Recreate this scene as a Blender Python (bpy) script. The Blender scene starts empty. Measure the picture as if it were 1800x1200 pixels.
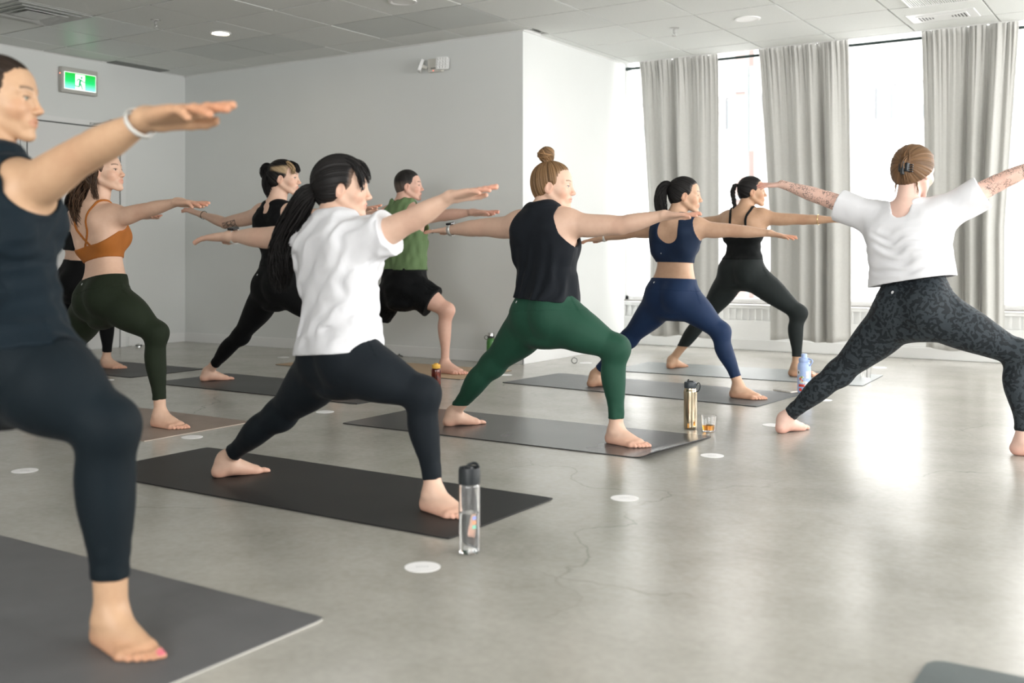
import bpy, bmesh, math, random
import numpy as np
from mathutils import Vector, Matrix, Quaternion

# ================================================================ camera, sky, exposure
SC = bpy.context.scene
COL = SC.collection
EYE = 0.87                       # camera height, metres; room axes: X along the back wall, Y into the room, origin under the camera
YAW = 0.5741
cam_data = bpy.data.cameras.new('camera'); cam = bpy.data.objects.new('camera', cam_data); COL.objects.link(cam)
cam.location = (0, 0, EYE); cam.rotation_euler = (math.pi/2, 0, YAW)
cam_data.sensor_width = 36.0; cam_data.lens = 36.0*1845.6/1800; cam_data.shift_y = -(600 - 445.1)/1800
cam_data.clip_end = 200
cam_data.dof.use_dof = True; cam_data.dof.focus_distance = 5.3; cam_data.dof.aperture_fstop = 2.4
SC.camera = cam
world = bpy.data.worlds.new('overcast_sky'); SC.world = world; world.use_nodes = True
bg = world.node_tree.nodes['Background']; bg.inputs['Color'].default_value = (1.0, 0.992, 0.978, 1); bg.inputs['Strength'].default_value = 7.0
SC.view_settings.view_transform = 'Standard'; SC.view_settings.look = 'None'; SC.view_settings.gamma = 1.0; SC.view_settings.use_curve_mapping = False
SC.view_settings.exposure = 1.1
SC.cycles.max_bounces = 9; SC.cycles.diffuse_bounces = 5; SC.cycles.adaptive_threshold = 0.02; SC.cycles.glossy_bounces = 4; SC.cycles.transmission_bounces = 8; SC.cycles.transparent_max_bounces = 12
SC.cycles.use_denoising = True; SC.cycles.sample_clamp_indirect = 6.0
SC.cycles.caustics_reflective = False; SC.cycles.caustics_refractive = False
def portal(name, loc, rot, sx, sy):
    L = bpy.data.lights.new(name, 'AREA'); L.shape = 'RECTANGLE'; L.size = sx; L.size_y = sy; L.cycles.is_portal = True
    o = bpy.data.objects.new(name, L); COL.objects.link(o); o.location = loc; o.rotation_euler = rot; return o
portal('daylight_portal_far', (-0.7, 9.32, 1.66), (-math.pi/2, 0, 0), 7.9, 2.5)     # far window wall
portal('daylight_portal_side', (3.32, 5.3, 1.60), (0, math.pi/2, 0), 1.6, 7.2)        # side windows, out of view, added for brightness
portal('daylight_portal_near', (0.2, -2.72, 1.70), (math.pi/2, 0, 0), 4.9, 1.55)      # added windows behind the viewer, never in view

# ================================================================ helpers
def link(o, parent=None):
    COL.objects.link(o)
    if parent is not None: o.parent = parent
    return o
def tag(o, label=None, cat=None, group=None, kind=None):
    if label: o['label'] = label
    if cat: o['category'] = cat
    if group: o['group'] = group
    if kind: o['kind'] = kind
    return o
def empty(name, loc=(0, 0, 0), rz=0):
    o = bpy.data.objects.new(name, None); o.location = loc; o.rotation_euler = (0, 0, rz); o.empty_display_size = .1; return link(o)
def mesh_obj(name, verts, faces, mat=None, parent=None, smooth=False, loc=None, rot=None):
    me = bpy.data.meshes.new(name); me.from_pydata([tuple(map(float, v)) for v in verts], [], [tuple(map(int, f)) for f in faces]); me.update()
    if smooth: me.polygons.foreach_set('use_smooth', [True]*len(me.polygons))
    if mat: me.materials.append(mat)
    o = bpy.data.objects.new(name, me); link(o, parent)
    if loc is not None: o.location = loc
    if rot is not None: o.rotation_euler = rot
    return o
class MB:
    """collects simple shapes into one mesh"""
    def __init__(s): s.v = []; s.f = []
    def add(s, v, f):
        o = len(s.v); s.v += [tuple(p) for p in v]; s.f += [tuple(i + o for i in q) for q in f]; return s
    def box(s, x0, x1, y0, y1, z0, z1):
        v = [(x, y, z) for x in (x0, x1) for y in (y0, y1) for z in (z0, z1)]
        return s.add(v, [(0, 1, 3, 2), (4, 6, 7, 5), (0, 4, 5, 1), (2, 3, 7, 6), (0, 2, 6, 4), (1, 5, 7, 3)])
    def lathe(s, prof, n=32, c=(0, 0, 0), cap=True):
        v = []; f = []
        for r, z in prof:
            for k in range(n): a = 2*math.pi*k/n; v.append((c[0] + r*math.cos(a), c[1] + r*math.sin(a), c[2] + z))
        for i in range(len(prof)-1):
            for k in range(n): f.append((i*n + k, i*n + (k+1) % n, (i+1)*n + (k+1) % n, (i+1)*n + k))
        if cap: f.append(tuple(range(n))[::-1]); f.append(tuple((len(prof)-1)*n + k for k in range(n)))
        return s.add(v, f)
    def tube(s, pts, r, n=8, closed=False):
        pts = [Vector(p) for p in pts]; m = len(pts); rr = r if hasattr(r, '__len__') else [r]*m; v = []; f = []
        T = [(pts[(i+1) % m if closed else min(i+1, m-1)] - pts[(i-1) % m if closed else max(i-1, 0)]).normalized() for i in range(m)]
        N = T[0].orthogonal().normalized()
        for i in range(m):
            N = (N - T[i]*N.dot(T[i])).normalized(); B = T[i].cross(N)
            for k in range(n): a = 2*math.pi*k/n; v.append(pts[i] + rr[i]*(math.cos(a)*N + math.sin(a)*B))
        for i in range(m if closed else m-1):
            j = (i+1) % m
            for k in range(n): f.append((i*n + k, i*n + (k+1) % n, j*n + (k+1) % n, j*n + k))
        if not closed: f.append(tuple(range(n))[::-1]); f.append(tuple((m-1)*n + k for k in range(n)))
        return s.add(v, f)
    def rbox(s, x0, x1, y0, y1, z0, z1, r, n=5):
        """box with rounded vertical (z) edges"""
        c = []
        for cx, cy, a0 in ((x1-r, y1-r, 0), (x0+r, y1-r, 90), (x0+r, y0+r, 180), (x1-r, y0+r, 270)):
            for k in range(n): a = math.radians(a0 + 90*k/(n-1)); c.append((cx + r*math.cos(a), cy + r*math.sin(a)))
        m = len(c); v = [(x, y, z0) for x, y in c] + [(x, y, z1) for x, y in c]
        return s.add(v, [tuple(range(m))[::-1], tuple(range(m, 2*m))] + [(k, (k+1) % m, m + (k+1) % m, m + k) for k in range(m)])
    def build(s, name, mat=None, parent=None, smooth=False, loc=None, rot=None, bevel=0, auto=None):
        o = mesh_obj(name, s.v, s.f, mat, parent, smooth, loc, rot)
        if bevel:
            b = o.modifiers.new('bevel', 'BEVEL'); b.width = bevel; b.segments = 2; b.limit_method = 'ANGLE'; b.angle_limit = math.radians(40)
        if auto is not None:
            o.data.polygons.foreach_set('use_smooth', [True]*len(o.data.polygons)); o.data.set_sharp_from_angle(angle=math.radians(auto))
        return o

# ================================================================ materials
def srgb(r, g, b):
    f = lambda c: (c/255/12.92) if c/255 <= .04045 else ((c/255 + .055)/1.055)**2.4
    return (f(r), f(g), f(b))
class NT:
    def __init__(s, name):
        s.m = bpy.data.materials.new(name); s.m.use_nodes = True; s.t = s.m.node_tree; s.b = s.t.nodes['Principled BSDF']; s.out = s.t.nodes['Material Output']
    def n(s, typ, **kw):
        d = s.t.nodes.new(typ)
        for k, v in kw.items():
            if k.startswith('_'): setattr(d, k[1:], v)
            else: d.inputs[k.replace('__', ' ')].default_value = v
        return d
    def l(s, a, b): s.t.links.new(a, b); return s
    def coord(s, scale=(1, 1, 1), kind='Object'):
        tc = s.n('ShaderNodeTexCoord'); mp = s.n('ShaderNodeMapping'); mp.inputs['Scale'].default_value = scale; s.l(tc.outputs[kind], mp.inputs['Vector']); return mp.outputs['Vector']
    def noise(s, vec, scale, detail=3, rough=.5):
        d = s.n('ShaderNodeTexNoise', Scale=scale, Detail=detail, Roughness=rough); s.l(vec, d.inputs['Vector']); return d.outputs['Fac']
    def ramp(s, fac, stops):
        d = s.n('ShaderNodeValToRGB'); e = d.color_ramp.elements
        while len(e) < len(stops): e.new(.5)
        for q, (p, c) in zip(e, stops): q.position = p; q.color = (*c, 1) if len(c) == 3 else c
        s.l(fac, d.inputs['Fac']); return d.outputs['Color']
    def mix(s, fac, a, b, mode='MIX'):
        d = s.n('ShaderNodeMix', _data_type='RGBA', _blend_type=mode)
        for i, x in ((0, fac), (6, a), (7, b)):
            if hasattr(x, 'is_linked') or isinstance(x, bpy.types.NodeSocket): s.l(x, d.inputs[i])
            else: d.inputs[i].default_value = x if i == 0 else ((*x, 1) if len(x) == 3 else x)
        return d.outputs[2]
    def math(s, op, a, b=0.0):
        d = s.n('ShaderNodeMath', _operation=op)
        for i, x in ((0, a), (1, b)):
            if isinstance(x, bpy.types.NodeSocket): s.l(x, d.inputs[i])
            else: d.inputs[i].default_value = x
        return d.outputs[0]
    def bump(s, h, strength=.2, dist=.01):
        d = s.n('ShaderNodeBump', Strength=strength, Distance=dist); s.l(h, d.inputs['Height']); s.l(d.outputs['Normal'], s.b.inputs['Normal']); return s
    def set(s, **kw):
        for k, v in kw.items():
            i = s.b.inputs[k.replace('__', ' ')]
            if isinstance(v, bpy.types.NodeSocket): s.l(v, i)
            else: i.default_value = (*v, 1) if isinstance(v, (tuple, list)) and len(v) == 3 and i.type == 'RGBA' else v
        return s
def plain(name, col, rough=.5, metal=0, var=.04, scale=30, bump=0, bscale=200, bdist=.002, spec=.5, **kw):
    """one colour with a little procedural variation and relief"""
    t = NT(name); v = t.coord()
    n = t.noise(v, scale, 4); c = t.ramp(n, [(.3, tuple(x*(1-var) for x in col)), (.7, tuple(min(1, x*(1+var)) for x in col))])
    t.set(Base__Color=c, Roughness=rough, Metallic=metal, Specular__IOR__Level=spec, **kw)
    if bump: t.bump(t.noise(v, bscale, 3), bump, bdist)
    return t.m
# ================================================================ room shell
XL, YB, XC, YC, YW, XR, YN = -8.35, 6.96, -4.40, 8.71, 9.20, 3.20, -2.6      # left wall, back wall, corner, corner end, window wall, side wall, wall behind the viewer
ZC = 2.615
def concrete():
    t = NT('polished_concrete'); v = t.coord()
    a = t.noise(v, .55, 5, .6); b = t.noise(v, 3.2, 6, .65); c = t.noise(v, 38, 4, .6)
    col = t.ramp(a, [(.32, (.29, .275, .235)), (.5, (.37, .355, .312)), (.68, (.435, .42, .38))])
    col = t.mix(.28, col, t.ramp(b, [(.3, (.26, .25, .22)), (.62, (.52, .505, .47))]))
    col = t.mix(.10, col, t.ramp(c, [(.35, (.2, .2, .18)), (.65, (.6, .58, .55))]))
    # hairline cracks: thin edges of large warped cells, shown only here and there
    wv = t.n('ShaderNodeVectorMath', _operation='ADD'); nz = t.n('ShaderNodeTexNoise', Scale=2.2, Detail=5.0); t.l(v, nz.inputs['Vector'])
    sc = t.n('ShaderNodeVectorMath', _operation='SCALE'); sc.inputs['Scale'].default_value = .55; t.l(nz.outputs['Color'], sc.inputs[0]); t.l(v, wv.inputs[0]); t.l(sc.outputs[0], wv.inputs[1])
    vo = t.n('ShaderNodeTexVoronoi', _feature='DISTANCE_TO_EDGE', Scale=.62); t.l(wv.outputs[0], vo.inputs['Vector'])
    line = t.ramp(vo.outputs['Distance'], [(0, (1, 1, 1)), (.0045, (0, 0, 0))]); msk = t.ramp(t.noise(v, .9, 3), [(.5, (0, 0, 0)), (.6, (1, 1, 1))])
    crack = t.math('MULTIPLY', line, msk); col = t.mix(t.math('MULTIPLY', crack, .55), col, (.14, .135, .12))
    sp = t.n('ShaderNodeTexVoronoi', Scale=2.6); t.l(v, sp.inputs['Vector']); spot = t.ramp(sp.outputs['Distance'], [(.012, (1, 1, 1)), (.03, (0, 0, 0))])
    col = t.mix(t.math('MULTIPLY', spot, .22), col, (.16, .155, .14))
    t.set(Base__Color=col, Roughness=.25, Specular__IOR__Level=.55)
    t.bump(c, .03, .002); return t.m
M = {}
M['floor'] = concrete()
M['wall'] = plain('matt_white_paint', (.725, .742, .732), .75, var=.012, scale=2, bump=.04, bscale=260, bdist=.001, spec=.25)
M['trim'] = plain('satin_white_trim', (.78, .785, .78), .45, var=.01, scale=3)
M['tile'] = plain('mineral_ceiling_tile', (.735, .75, .73), .9, var=.03, scale=160, bump=.12, bscale=420, bdist=.001, spec=.1)
M['tbar'] = plain('white_grid_bar', (.80, .80, .79), .45, var=.01)
M['lens'] = plain('frosted_light_lens', (.56, .58, .56), .35, var=.02, scale=3, bump=.1, bscale=500, bdist=.001)
M['dark'] = plain('dark_grey_metal', (.035, .04, .04), .45, var=.1)
M['slot'] = plain('dull_grey_slot', (.22, .23, .22), .7, var=.05)
M['steel'] = plain('brushed_steel', (.62, .62, .61), .28, 1.0, var=.06, scale=60)
M['white_metal'] = plain('white_enamel', (.80, .805, .80), .35, var=.01)
M['sill'] = plain('bronze_sill', (.20, .19, .175), .45, var=.06)
def structure(o): o['kind'] = 'structure'; return o
B = lambda *a: MB().box(*a)
structure(B(XL-.2, XR+.2, YN-.2, YW+.3, -.2, 0).build('floor', M['floor']))
structure(B(XL-.2, XL, YN, YB+.1, 0, ZC+.4).build('wall_left', M['wall']))
structure(B(XL-.2, XC, YB, YC, 0, ZC+.4).build('wall_back', M['wall']))
structure(B(XC-1.2, XC-.26, YC, YW+.3, 0, ZC+.4).build('wall_recess', M['wall']))
w = structure(B(XL-.2, XR+.2, YN-.2, YN, 0, .95).build('wall_near', M['wall'])); B(XL-.2, XR+.2, YN-.2, YN, 2.45, ZC+.4).build('window_head', M['wall'], w)
for x0, x1 in ((XL-.2, -2.2), (2.6, XR+.2)): B(x0, x1, YN-.2, YN, .95, 2.45).build('pier', M['wall'], w)
w = structure(B(XC-.26, XR, YW, YW+.2, 0, .40).build('wall_far', M['wall']))
B(XC-.26, XR, YW, YW+.2, 2.92, ZC+.4).build('window_head', M['wall'], w)
w = structure(B(XR, XR+.2, YN, YW+.3, 0, .85).build('wall_right', M['wall']))
B(XR, XR+.2, YN, YW+.3, 2.35, ZC+.4).build('window_head', M['wall'], w)
for y0, y1 in ((YN, 1.85), (5.1, 5.4), (8.8, YW+.3)): B(XR, XR+.2, y0, y1, .85, 2.35).build('pier', M['wall'], w)
bb = structure(B(XL, XC+.012, YB-.012, YB, 0, .09).build('baseboard_back', M['trim'], bevel=.003))
B(XC, XC+.012, YB-.012, YC, 0, .09).build('return_board', M['trim'], bb, bevel=.003)
bb = structure(B(XL, XL+.012, 6.30, YB-.012, 0, .09).build('baseboard_left', M['trim'], bevel=.003))

# ceiling: a slab, hung tiles and the grid that carries them
ceil = structure(B(XL-.2, XR+.2, YN-.2, 8.68, ZC+.06, ZC+.40).build('ceiling', M['wall']))
B(XL-.2, XR+.2, 8.66, 8.68, ZC-.002, ZC+.06).build('edge_trim', M['tbar'], ceil)
B(XL-.2, XR+.2, 8.68, YW+.3, ZC+.36, ZC+.40).build('recess_top', M['wall'], ceil)
GX = [-3.0625 + .618*k for k in range(-9, 11)]; GY = [4.82 + .593*k for k in range(-13, 7)]
GXe = sorted([XL] + [x for x in GX if XL < x < XR] + [XR]); GYe = sorted([YN] + [y for y in GY if y > YN] + [8.66])
LENS = [(-5.53, 6.01, 2), (-7.39, 6.01, 2), (-7.9, 5.42, 1), (-8.01, 4.83, 2)]      # long frosted panels in the grid: x, y, modules
def seen(x, y): return -.543*x + .84*y > 6.3 and x < .6
bars = MB()
for x in GX:
    if XL < x < XR: bars.box(x-.012, x+.012, YN, 8.67, ZC+.020, ZC+.04)
for y in GY:
    if y > YN: bars.box(XL, XR, y-.012, y+.012, ZC+.0195, ZC+.039)
bars.box(XL, XC, YB-.022, YB, ZC-.003, ZC+.02).box(XL, XL+.022, YN, YB, ZC-.003, ZC+.02).box(XC, XC+.022, YB-.022, 8.68, ZC-.003, ZC+.02)
bars.build('grid_bar', M['tbar'], ceil)
tmesh = {}; far = MB()
for i in range(len(GXe)-1):
    for j in range(len(GYe)-1):
        x0, x1, y0, y1 = GXe[i], GXe[i+1], GYe[j], GYe[j+1]; cx, cy = (x0+x1)/2, (y0+y1)/2
        if cy > YB and x1 <= XC: continue
        if cy > YB and x0 < XC: x0 = XC; cx = (x0+x1)/2
        if y0 < YB < y1 and cx < XC: y1 = YB; cy = (y0+y1)/2
        sx, sy = round(x1-x0, 3), round(y1-y0, 3)
        if sx < .05 or sy < .03: continue
        if not seen(cx, cy): far.box(x0+.01, x1-.01, y0+.01, y1-.01, ZC, ZC+.016); continue
        lens = any(lx < cx < lx + .618*n and ly < cy < ly + .593 for lx, ly, n in LENS)
        key = (sx, sy, lens)
        if key not in tmesh:
            m = MB().box(-sx/2+.0075, sx/2-.0075, -sy/2+.0075, sy/2-.0075, -.004, .012); o = m.build('light_panel' if lens else 'ceiling_tile', M['lens'] if lens else M['tile'], ceil); tmesh[key] = o
        else:
            o = tmesh[key].copy(); link(o, ceil)
        o.location = (cx, cy, ZC+.004 + random.Random(i*31+j).uniform(0, .0025))
fo = far.build('distant_tiles', M['tile'], ceil); fo['kind'] = 'stuff'

# doors in the left wall
M['door'] = plain('white_door_paint', (.72, .725, .72), .5, var=.01, scale=2)
def door(name, y0, y1):
    d = structure(B(XL-.02, XL+.006, y0, y1, .008, 2.012).build(name, M['door'], bevel=.002))
    g = MB(); g.box(XL-.02, XL+.0015, y0-.008, y0, 0, 2.02).box(XL-.02, XL+.0015, y1, y1+.008, 0, 2.02).box(XL-.02, XL+.0015, y0-.008, y1+.008, 2.012, 2.022)
    g.build('gap', M['dark'], d); return d
d1 = door('door_1', 5.285, 6.200); door('door_2', 4.30, 5.215)
f = structure(B(XL, XL+.014, 6.209, 6.262, 0, 2.07).build('trim_1', M['trim'], bevel=.002)); B(XL, XL+.014, 4.25, 6.262, 2.024, 2.07).build('head_trim', M['trim'], f, bevel=.002)
for z in (1.66, 1.0, .3):
    h = MB().lathe([(.008, -.05), (.008, .05)], 10, (XL+.016, 6.205, z)).build('hinge', M['steel'], d1, auto=40)
    MB().lathe([(.004, .05), (.006, .054), (.003, .06)], 8, (XL+.016, 6.205, z)).build('finial', M['steel'], h)
dc = empty('door_closer', (XL+.006, 5.9, 2.035)); tag(dc, 'small steel door closer arm above the white door', 'door closer')
MB().box(0, .03, -.02, .05, -.008, .014).build('bracket', M['steel'], dc, bevel=.002)
MB().tube([(.03, 0, .004), (.04, .12, .02), (.03, .20, .052)], .006, 8).build('arm', M['steel'], dc, auto=40)
MB().box(0, .035, .19, .215, .04, .065).build('shoe', M['steel'], dc, bevel=.002)
ds = empty('door_stop', (-8.20, 6.30, 0)); tag(ds, 'small grey half-round door stop on floor by left wall', 'door stop')
MB().lathe([(.028, 0), (.028, .012), (.022, .03), (.0, .036)], 20, cap=False).build('dome', M['steel'], ds, auto=50)
MB().lathe([(.030, .010), (.031, .016), (.030, .022)], 20, cap=False).build('rubber_ring', M['dark'], ds, auto=50)

# far windows: frame, pane, sill
def glass_mat():
    t = NT('window_glass'); tr = t.n('ShaderNodeBsdfTransparent'); gl = t.n('ShaderNodeBsdfGlossy', Roughness=.01); mx = t.n('ShaderNodeMixShader'); fr = t.n('ShaderNodeFresnel', IOR=1.45)
    t.l(t.math('MULTIPLY', fr.outputs[0], .6), mx.inputs[0]); t.l(tr.outputs[0], mx.inputs[1]); t.l(gl.outputs[0], mx.inputs[2]); t.l(mx.outputs[0], t.out.inputs['Surface']); return t.m
M['glass'] = glass_mat()
WX = [XC-.26, -4.02, -2.86, -1.46, -.1, 1.3, XR]
for i in range(len(WX)-1):
    x0, x1 = WX[i], WX[i+1]; z0, z1 = .42, 2.92
    fr = MB().box(x0, x0+.03, YW+.06, YW+.12, z0, z1).box(x1-.03, x1, YW+.06, YW+.12, z0, z1).box(x0, x1, YW+.06, YW+.12, z0, z0+.035).box(x0, x1, YW+.06, YW+.12, z1-.03, z1)
    w = structure(fr.build(f'window_{i+1}', M['white_metal']))
    B(x0+.03, x1-.03, YW+.088, YW+.092, z0+.035, z1-.03).build('pane', M['glass'], w)
    B(x0, x1, YW-.02, YW+.06, .40, .42).build('sill', M['sill'], w, bevel=.003)
for i, (y0, y1) in enumerate(((1.85, 5.1), (5.4, 8.8))):  # unseen side windows, added to brighten the room
    ym = (y0+y1)/2
    fr = MB().box(XR+.06, XR+.12, y0, y0+.04, .85, 2.35).box(XR+.06, XR+.12, y1-.04, y1, .85, 2.35).box(XR+.06, XR+.12, ym-.02, ym+.02, .85, 2.35).box(XR+.06, XR+.12, y0, y1, .85, .89).box(XR+.06, XR+.12, y0, y1, 2.31, 2.35)
    w = structure(fr.build(f'window_{i+7}', M['white_metal']))
    for a, b in ((y0+.04, ym-.02), (ym+.02, y1-.04)): B(XR+.088, XR+.092, a, b, .89, 2.31).build('pane', M['glass'], w)

for i, (x0, x1) in enumerate(((-2.2, 2.6),)):  # unseen window behind the viewer, added to lift the light on the back wall
    xm = (x0+x1)/2; q = (YN-.12, YN-.06)
    fr = MB().box(x0, x0+.04, *q, .95, 2.45).box(x1-.04, x1, *q, .95, 2.45).box(xm-.02, xm+.02, *q, .95, 2.45).box(x0, x1, *q, .95, .99).box(x0, x1, *q, 2.41, 2.45)
    w = structure(fr.build(f'window_{i+9}', M['white_metal']))
    for a, b in ((x0+.04, xm-.02), (xm+.02, x1-.04)): B(a, b, YN-.092, YN-.088, .99, 2.41).build('pane', M['glass'], w)

# convector heaters under the far windows
slat = MB().box(-.006, .006, -.006, .006, 0, .098)
sl_me = None
for hi, (x0, x1, lab) in enumerate(((-4.63, -2.30, 'white convector heater under the windows beside the corner wall'), (-2.28, .40, 'white convector heater under the windows behind the instructor'), (.42, 2.9, 'white convector heater under the windows at the right end'))):
    h = empty('convector_heater', ((x0+x1)/2, 9.12, 0)); tag(h, lab, 'heater', 'convector heaters'); o = -(x0+x1)/2; a, b = x0+o, x1+o
    MB().box(a, b, 0, .075, .095, .265).box(a, b, 0, .075, .372, .398).box(a, b, .03, .075, .265, .372).box(a, a+.02, 0, .075, .265, .372).box(b-.02, b, 0, .075, .265, .372).build('casing', M['white_metal'], h, bevel=.003)
    MB().box(a, b, -.012, .078, .398, .408).build('top_panel', M['white_metal'], h, bevel=.003)
    MB().box(a, b, -.03, .075, .001, .095).build('kick_base', M['trim'], h, bevel=.004)
    n = int((b-a)/.062)
    for k in range(n):
        x = a + .03 + .062*k
        if sl_me is None: s = slat.build('grille_slat', M['white_metal'], h); sl_me = s.data
        else: s = bpy.data.objects.new('grille_slat', sl_me); link(s, h)
        s.location = (x, .008, .270)

# ---------------------------------------------------------------- outdoors across the street
M['facade'] = plain('pale_render', (.27, .27, .265), .9, var=.05, scale=.6)
M['facade_grey'] = plain('grey_render', (.088, .090, .094), .9, var=.05, scale=.6)
M['brick_red'] = plain('red_brick', (.115, .082, .075), .9, var=.1, scale=1.5)
M['teal'] = plain('teal_panel', (.075, .092, .092), .7, var=.1)
M['bld_glass'] = plain('reflective_window', (.062, .074, .081), .6, var=.1)
M['street'] = plain('asphalt', (.40, .40, .40), .9, var=.1, scale=.4)
structure(MB().box(-60, 40, YW+.35, 60, -4.3, -4.0).build('floor_street', M['street']))
bld = empty('street_building', (-10.5, 27.0, -4)); tag(bld, 'pale building with grey-framed windows across the street', 'building')
MB().box(-14, 17, 0, 6, 0, 13).build('facade', M['facade'], bld)
MB().box(-14, 17, -.12, 0, 10.4, 10.5).build('cornice', M['facade_grey'], bld)
for k in range(15):
    x = -13.8 + 1.96*k; fr = MB().box(x, x+1.78, -.05, 0, 9.05, 9.12)
    for q in (0, .47, .99, 1.74): fr.box(x+q, x+q+.04, -.05, 0, 8.2, 9.05)
    wd = fr.build('window', M['facade_grey'], bld)
    MB().box(x+.06, x+.43, -.04, -.001, 8.22, 9.0).build('pane', M['bld_glass'], wd); MB().box(x+1.14, x+1.58, -.04, -.001, 8.2, 8.5).build('pane', M['bld_glass'], wd)
b2 = empty('brick_pier', (-9.46, 25.2, -4)); tag(b2, 'narrow red brick pier seen between the left curtains', 'pier')
MB().box(-.16, .16, 0, .5, 0, 14).build('shaft', M['brick_red'], b2)
for zz in (3, 6.2, 8.9): MB().box(-.2, .2, -.04, .54, zz, zz+.12).build('band', M['facade_grey'], b2)
b3 = empty('street_sign_post', (-8.86, 24.0, -4)); tag(b3, 'teal banner post standing across the street', 'sign post')
MB().lathe([(.05, 0), (.04, 11)], 12).build('post', M['teal'], b3, auto=40); MB().box(.06, .30, -.02, .02, 7.3, 9.3).build('banner', M['teal'], b3)
# ================================================================ curtains and rod
def curtain_mat():
    t = NT('oatmeal_linen'); v = t.coord()
    wv = t.n('ShaderNodeTexWave', Scale=190.0, Distortion=1.5, Detail=1.0); t.l(v, wv.inputs['Vector'])
    c = t.mix(t.noise(v, 60, 3), (.545, .54, .515), (.625, .62, .595)); t.set(Base__Color=c, Roughness=.9, Specular__IOR__Level=.1)
    tl = t.n('ShaderNodeBsdfTranslucent'); tl.inputs['Color'].default_value = (.60, .59, .56, 1); mx = t.n('ShaderNodeMixShader'); mx.inputs[0].default_value = .10
    t.bump(wv.outputs['Fac'], .08, .0015); t.l(t.b.outputs[0], mx.inputs[1]); t.l(tl.outputs[0], mx.inputs[2]); t.l(mx.outputs[0], t.out.inputs['Surface']); return t.m
M['curtain'] = curtain_mat()
rod = empty('curtain_rod', (-.75, 8.815, 2.588)); tag(rod, 'long dark curtain rod under the ceiling in front of the windows', 'curtain rod')
M['rod'] = plain('dark_green_black_rod', (.02, .035, .033), .35, .3, var=.1)
MB().tube([(-3.66, 0, 0), (3.7, 0, 0)], .012, 12).build('pole', M['rod'], rod, auto=40)
MB().tube([(-3.68, 0, 0), (-3.63, 0, 0)], .016, 12).build('end_cap', M['rod'], rod, auto=40)
for x in (-2.18, -.62, .95, 2.6): MB().box(x-.02, x+.02, -.012, .012, .012, .045).box(x-.014, x+.014, -.004, .004, .03, .33).build('bracket', M['dark'], rod, bevel=.002)
def curtain(xa, xb, seed, label, lo=.14, taper=(0, 0), folds=None):
    """gathered cloth hanging from the rod; folds: (centre 0..1, width, depth)"""
    r = random.Random(seed); nu, nv = 150, 46; W = xb-xa; vs = []; fs = []
    folds = folds or []
    for j in range(nv):
        t = j/(nv-1); z = 2.625 + (lo - 2.625)*t
        g = math.exp(-t*9)                      # gathered heading
        for i in range(nu):
            u = i/(nu-1); x = xa + W*u + taper[0]*min(1, t*1.6)*(1-u) + taper[1]*min(1, t*1.6)*u
            y = 0
            for c, w_, d in folds:
                cc = c + .012*math.sin(3*t + c*20)*t; q = (u-cc)/(w_*(.75 + .35*t)); y -= d*(.45 + .55*min(1, t*3))*math.exp(-q*q)
            y += .006*math.sin(u*29 + seed)*(.3 + t) + .0022*math.sin(u*61 + 2*seed + 1.5*t)
            dens = .35 + .65*max([math.exp(-((u-c)/(w_*1.8))**2) for c, w_, d in folds] + [0])
            y += g*dens*(.016*math.sin(u*120 + seed) + .010*math.sin(u*203 + 1.3*seed))
            x += g*dens*.006*math.sin(u*150 + 2*seed)
            zz = z + (.008*math.sin(u*95 + seed)*dens if j == 0 else 0) + (.012*math.sin(u*9 + seed) if j == nv-1 else 0)
            vs.append((x-(xa+xb)/2, y - .016*math.exp(-((t-.006)/.02)**2), zz))
    for j in range(nv-1):
        for i in range(nu-1): a = j*nu+i; fs.append((a, a+1, a+nu+1, a+nu))
    o = mesh_obj('curtain', vs, fs, M['curtain'], smooth=True, loc=((xa+xb)/2, 8.735, 0)); m = o.modifiers.new('cloth', 'SOLIDIFY'); m.thickness = .004
    return tag(o, label, 'curtain', 'linen curtains')
curtain(-4.245, -3.485, 3, 'oatmeal linen curtain hanging nearest the white corner wall', .13, (.10, .0), [(.10, .05, .05), (.30, .07, .06), (.42, .05, -.05), (.52, .08, .08), (.78, .10, .04)])
curtain(-3.115, -2.36, 5, 'oatmeal linen curtain behind the outstretched tattooed arm', .14, (.10, .02), [(.12, .06, .035), (.40, .09, .05), (.58, .05, .06), (.68, .035, -.07), (.80, .09, .07)])
curtain(-1.785, -1.09, 8, 'oatmeal linen curtain right of the person in patterned leggings\' head', .12, (.03, -.10), [(.15, .10, .02), (.47, .04, -.06), (.58, .06, .06), (.70, .035, -.05), (.80, .07, .08), (.93, .03, .02)])
curtain(-.35, .40, 11, 'oatmeal linen curtain at the right end of the rod', .12, (.03, .02), [(.2, .1, .05), (.5, .06, .06), (.75, .07, .06)])

# ================================================================ ceiling fittings
M['lamp'] = NT('lit_lamp').m; _b = M['lamp'].node_tree.nodes['Principled BSDF']; _b.inputs['Emission Color'].default_value = (1, .86, .66, 1); _b.inputs['Emission Strength'].default_value = 40.0
def downlight(x, y, lit, label, r=.082):
    o = empty('downlight', (x, y, ZC)); tag(o, label, 'downlight', 'recessed ceiling downlights')
    MB().lathe([(r, .003), (r, -.006), (r*.86, -.009), (r*.76, -.004), (r*.70, -.002)], 32, cap=False).build('trim_ring', M['tbar'], o, auto=40)
    MB().lathe([(0.0, -.0032), (r*.72, -.0032)], 28, cap=False).build('lamp_disc', M['lamp'] if lit else M['tbar'], o)
downlight(-6.456, 5.73, True, 'small warm recessed downlight, lit, at upper left')
downlight(-4.59, 5.70, False, 'unlit recessed downlight at top edge above the back wall', .10)
downlight(-2.77, 7.51, False, 'unlit recessed downlight near the left curtains', .095)
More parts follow.
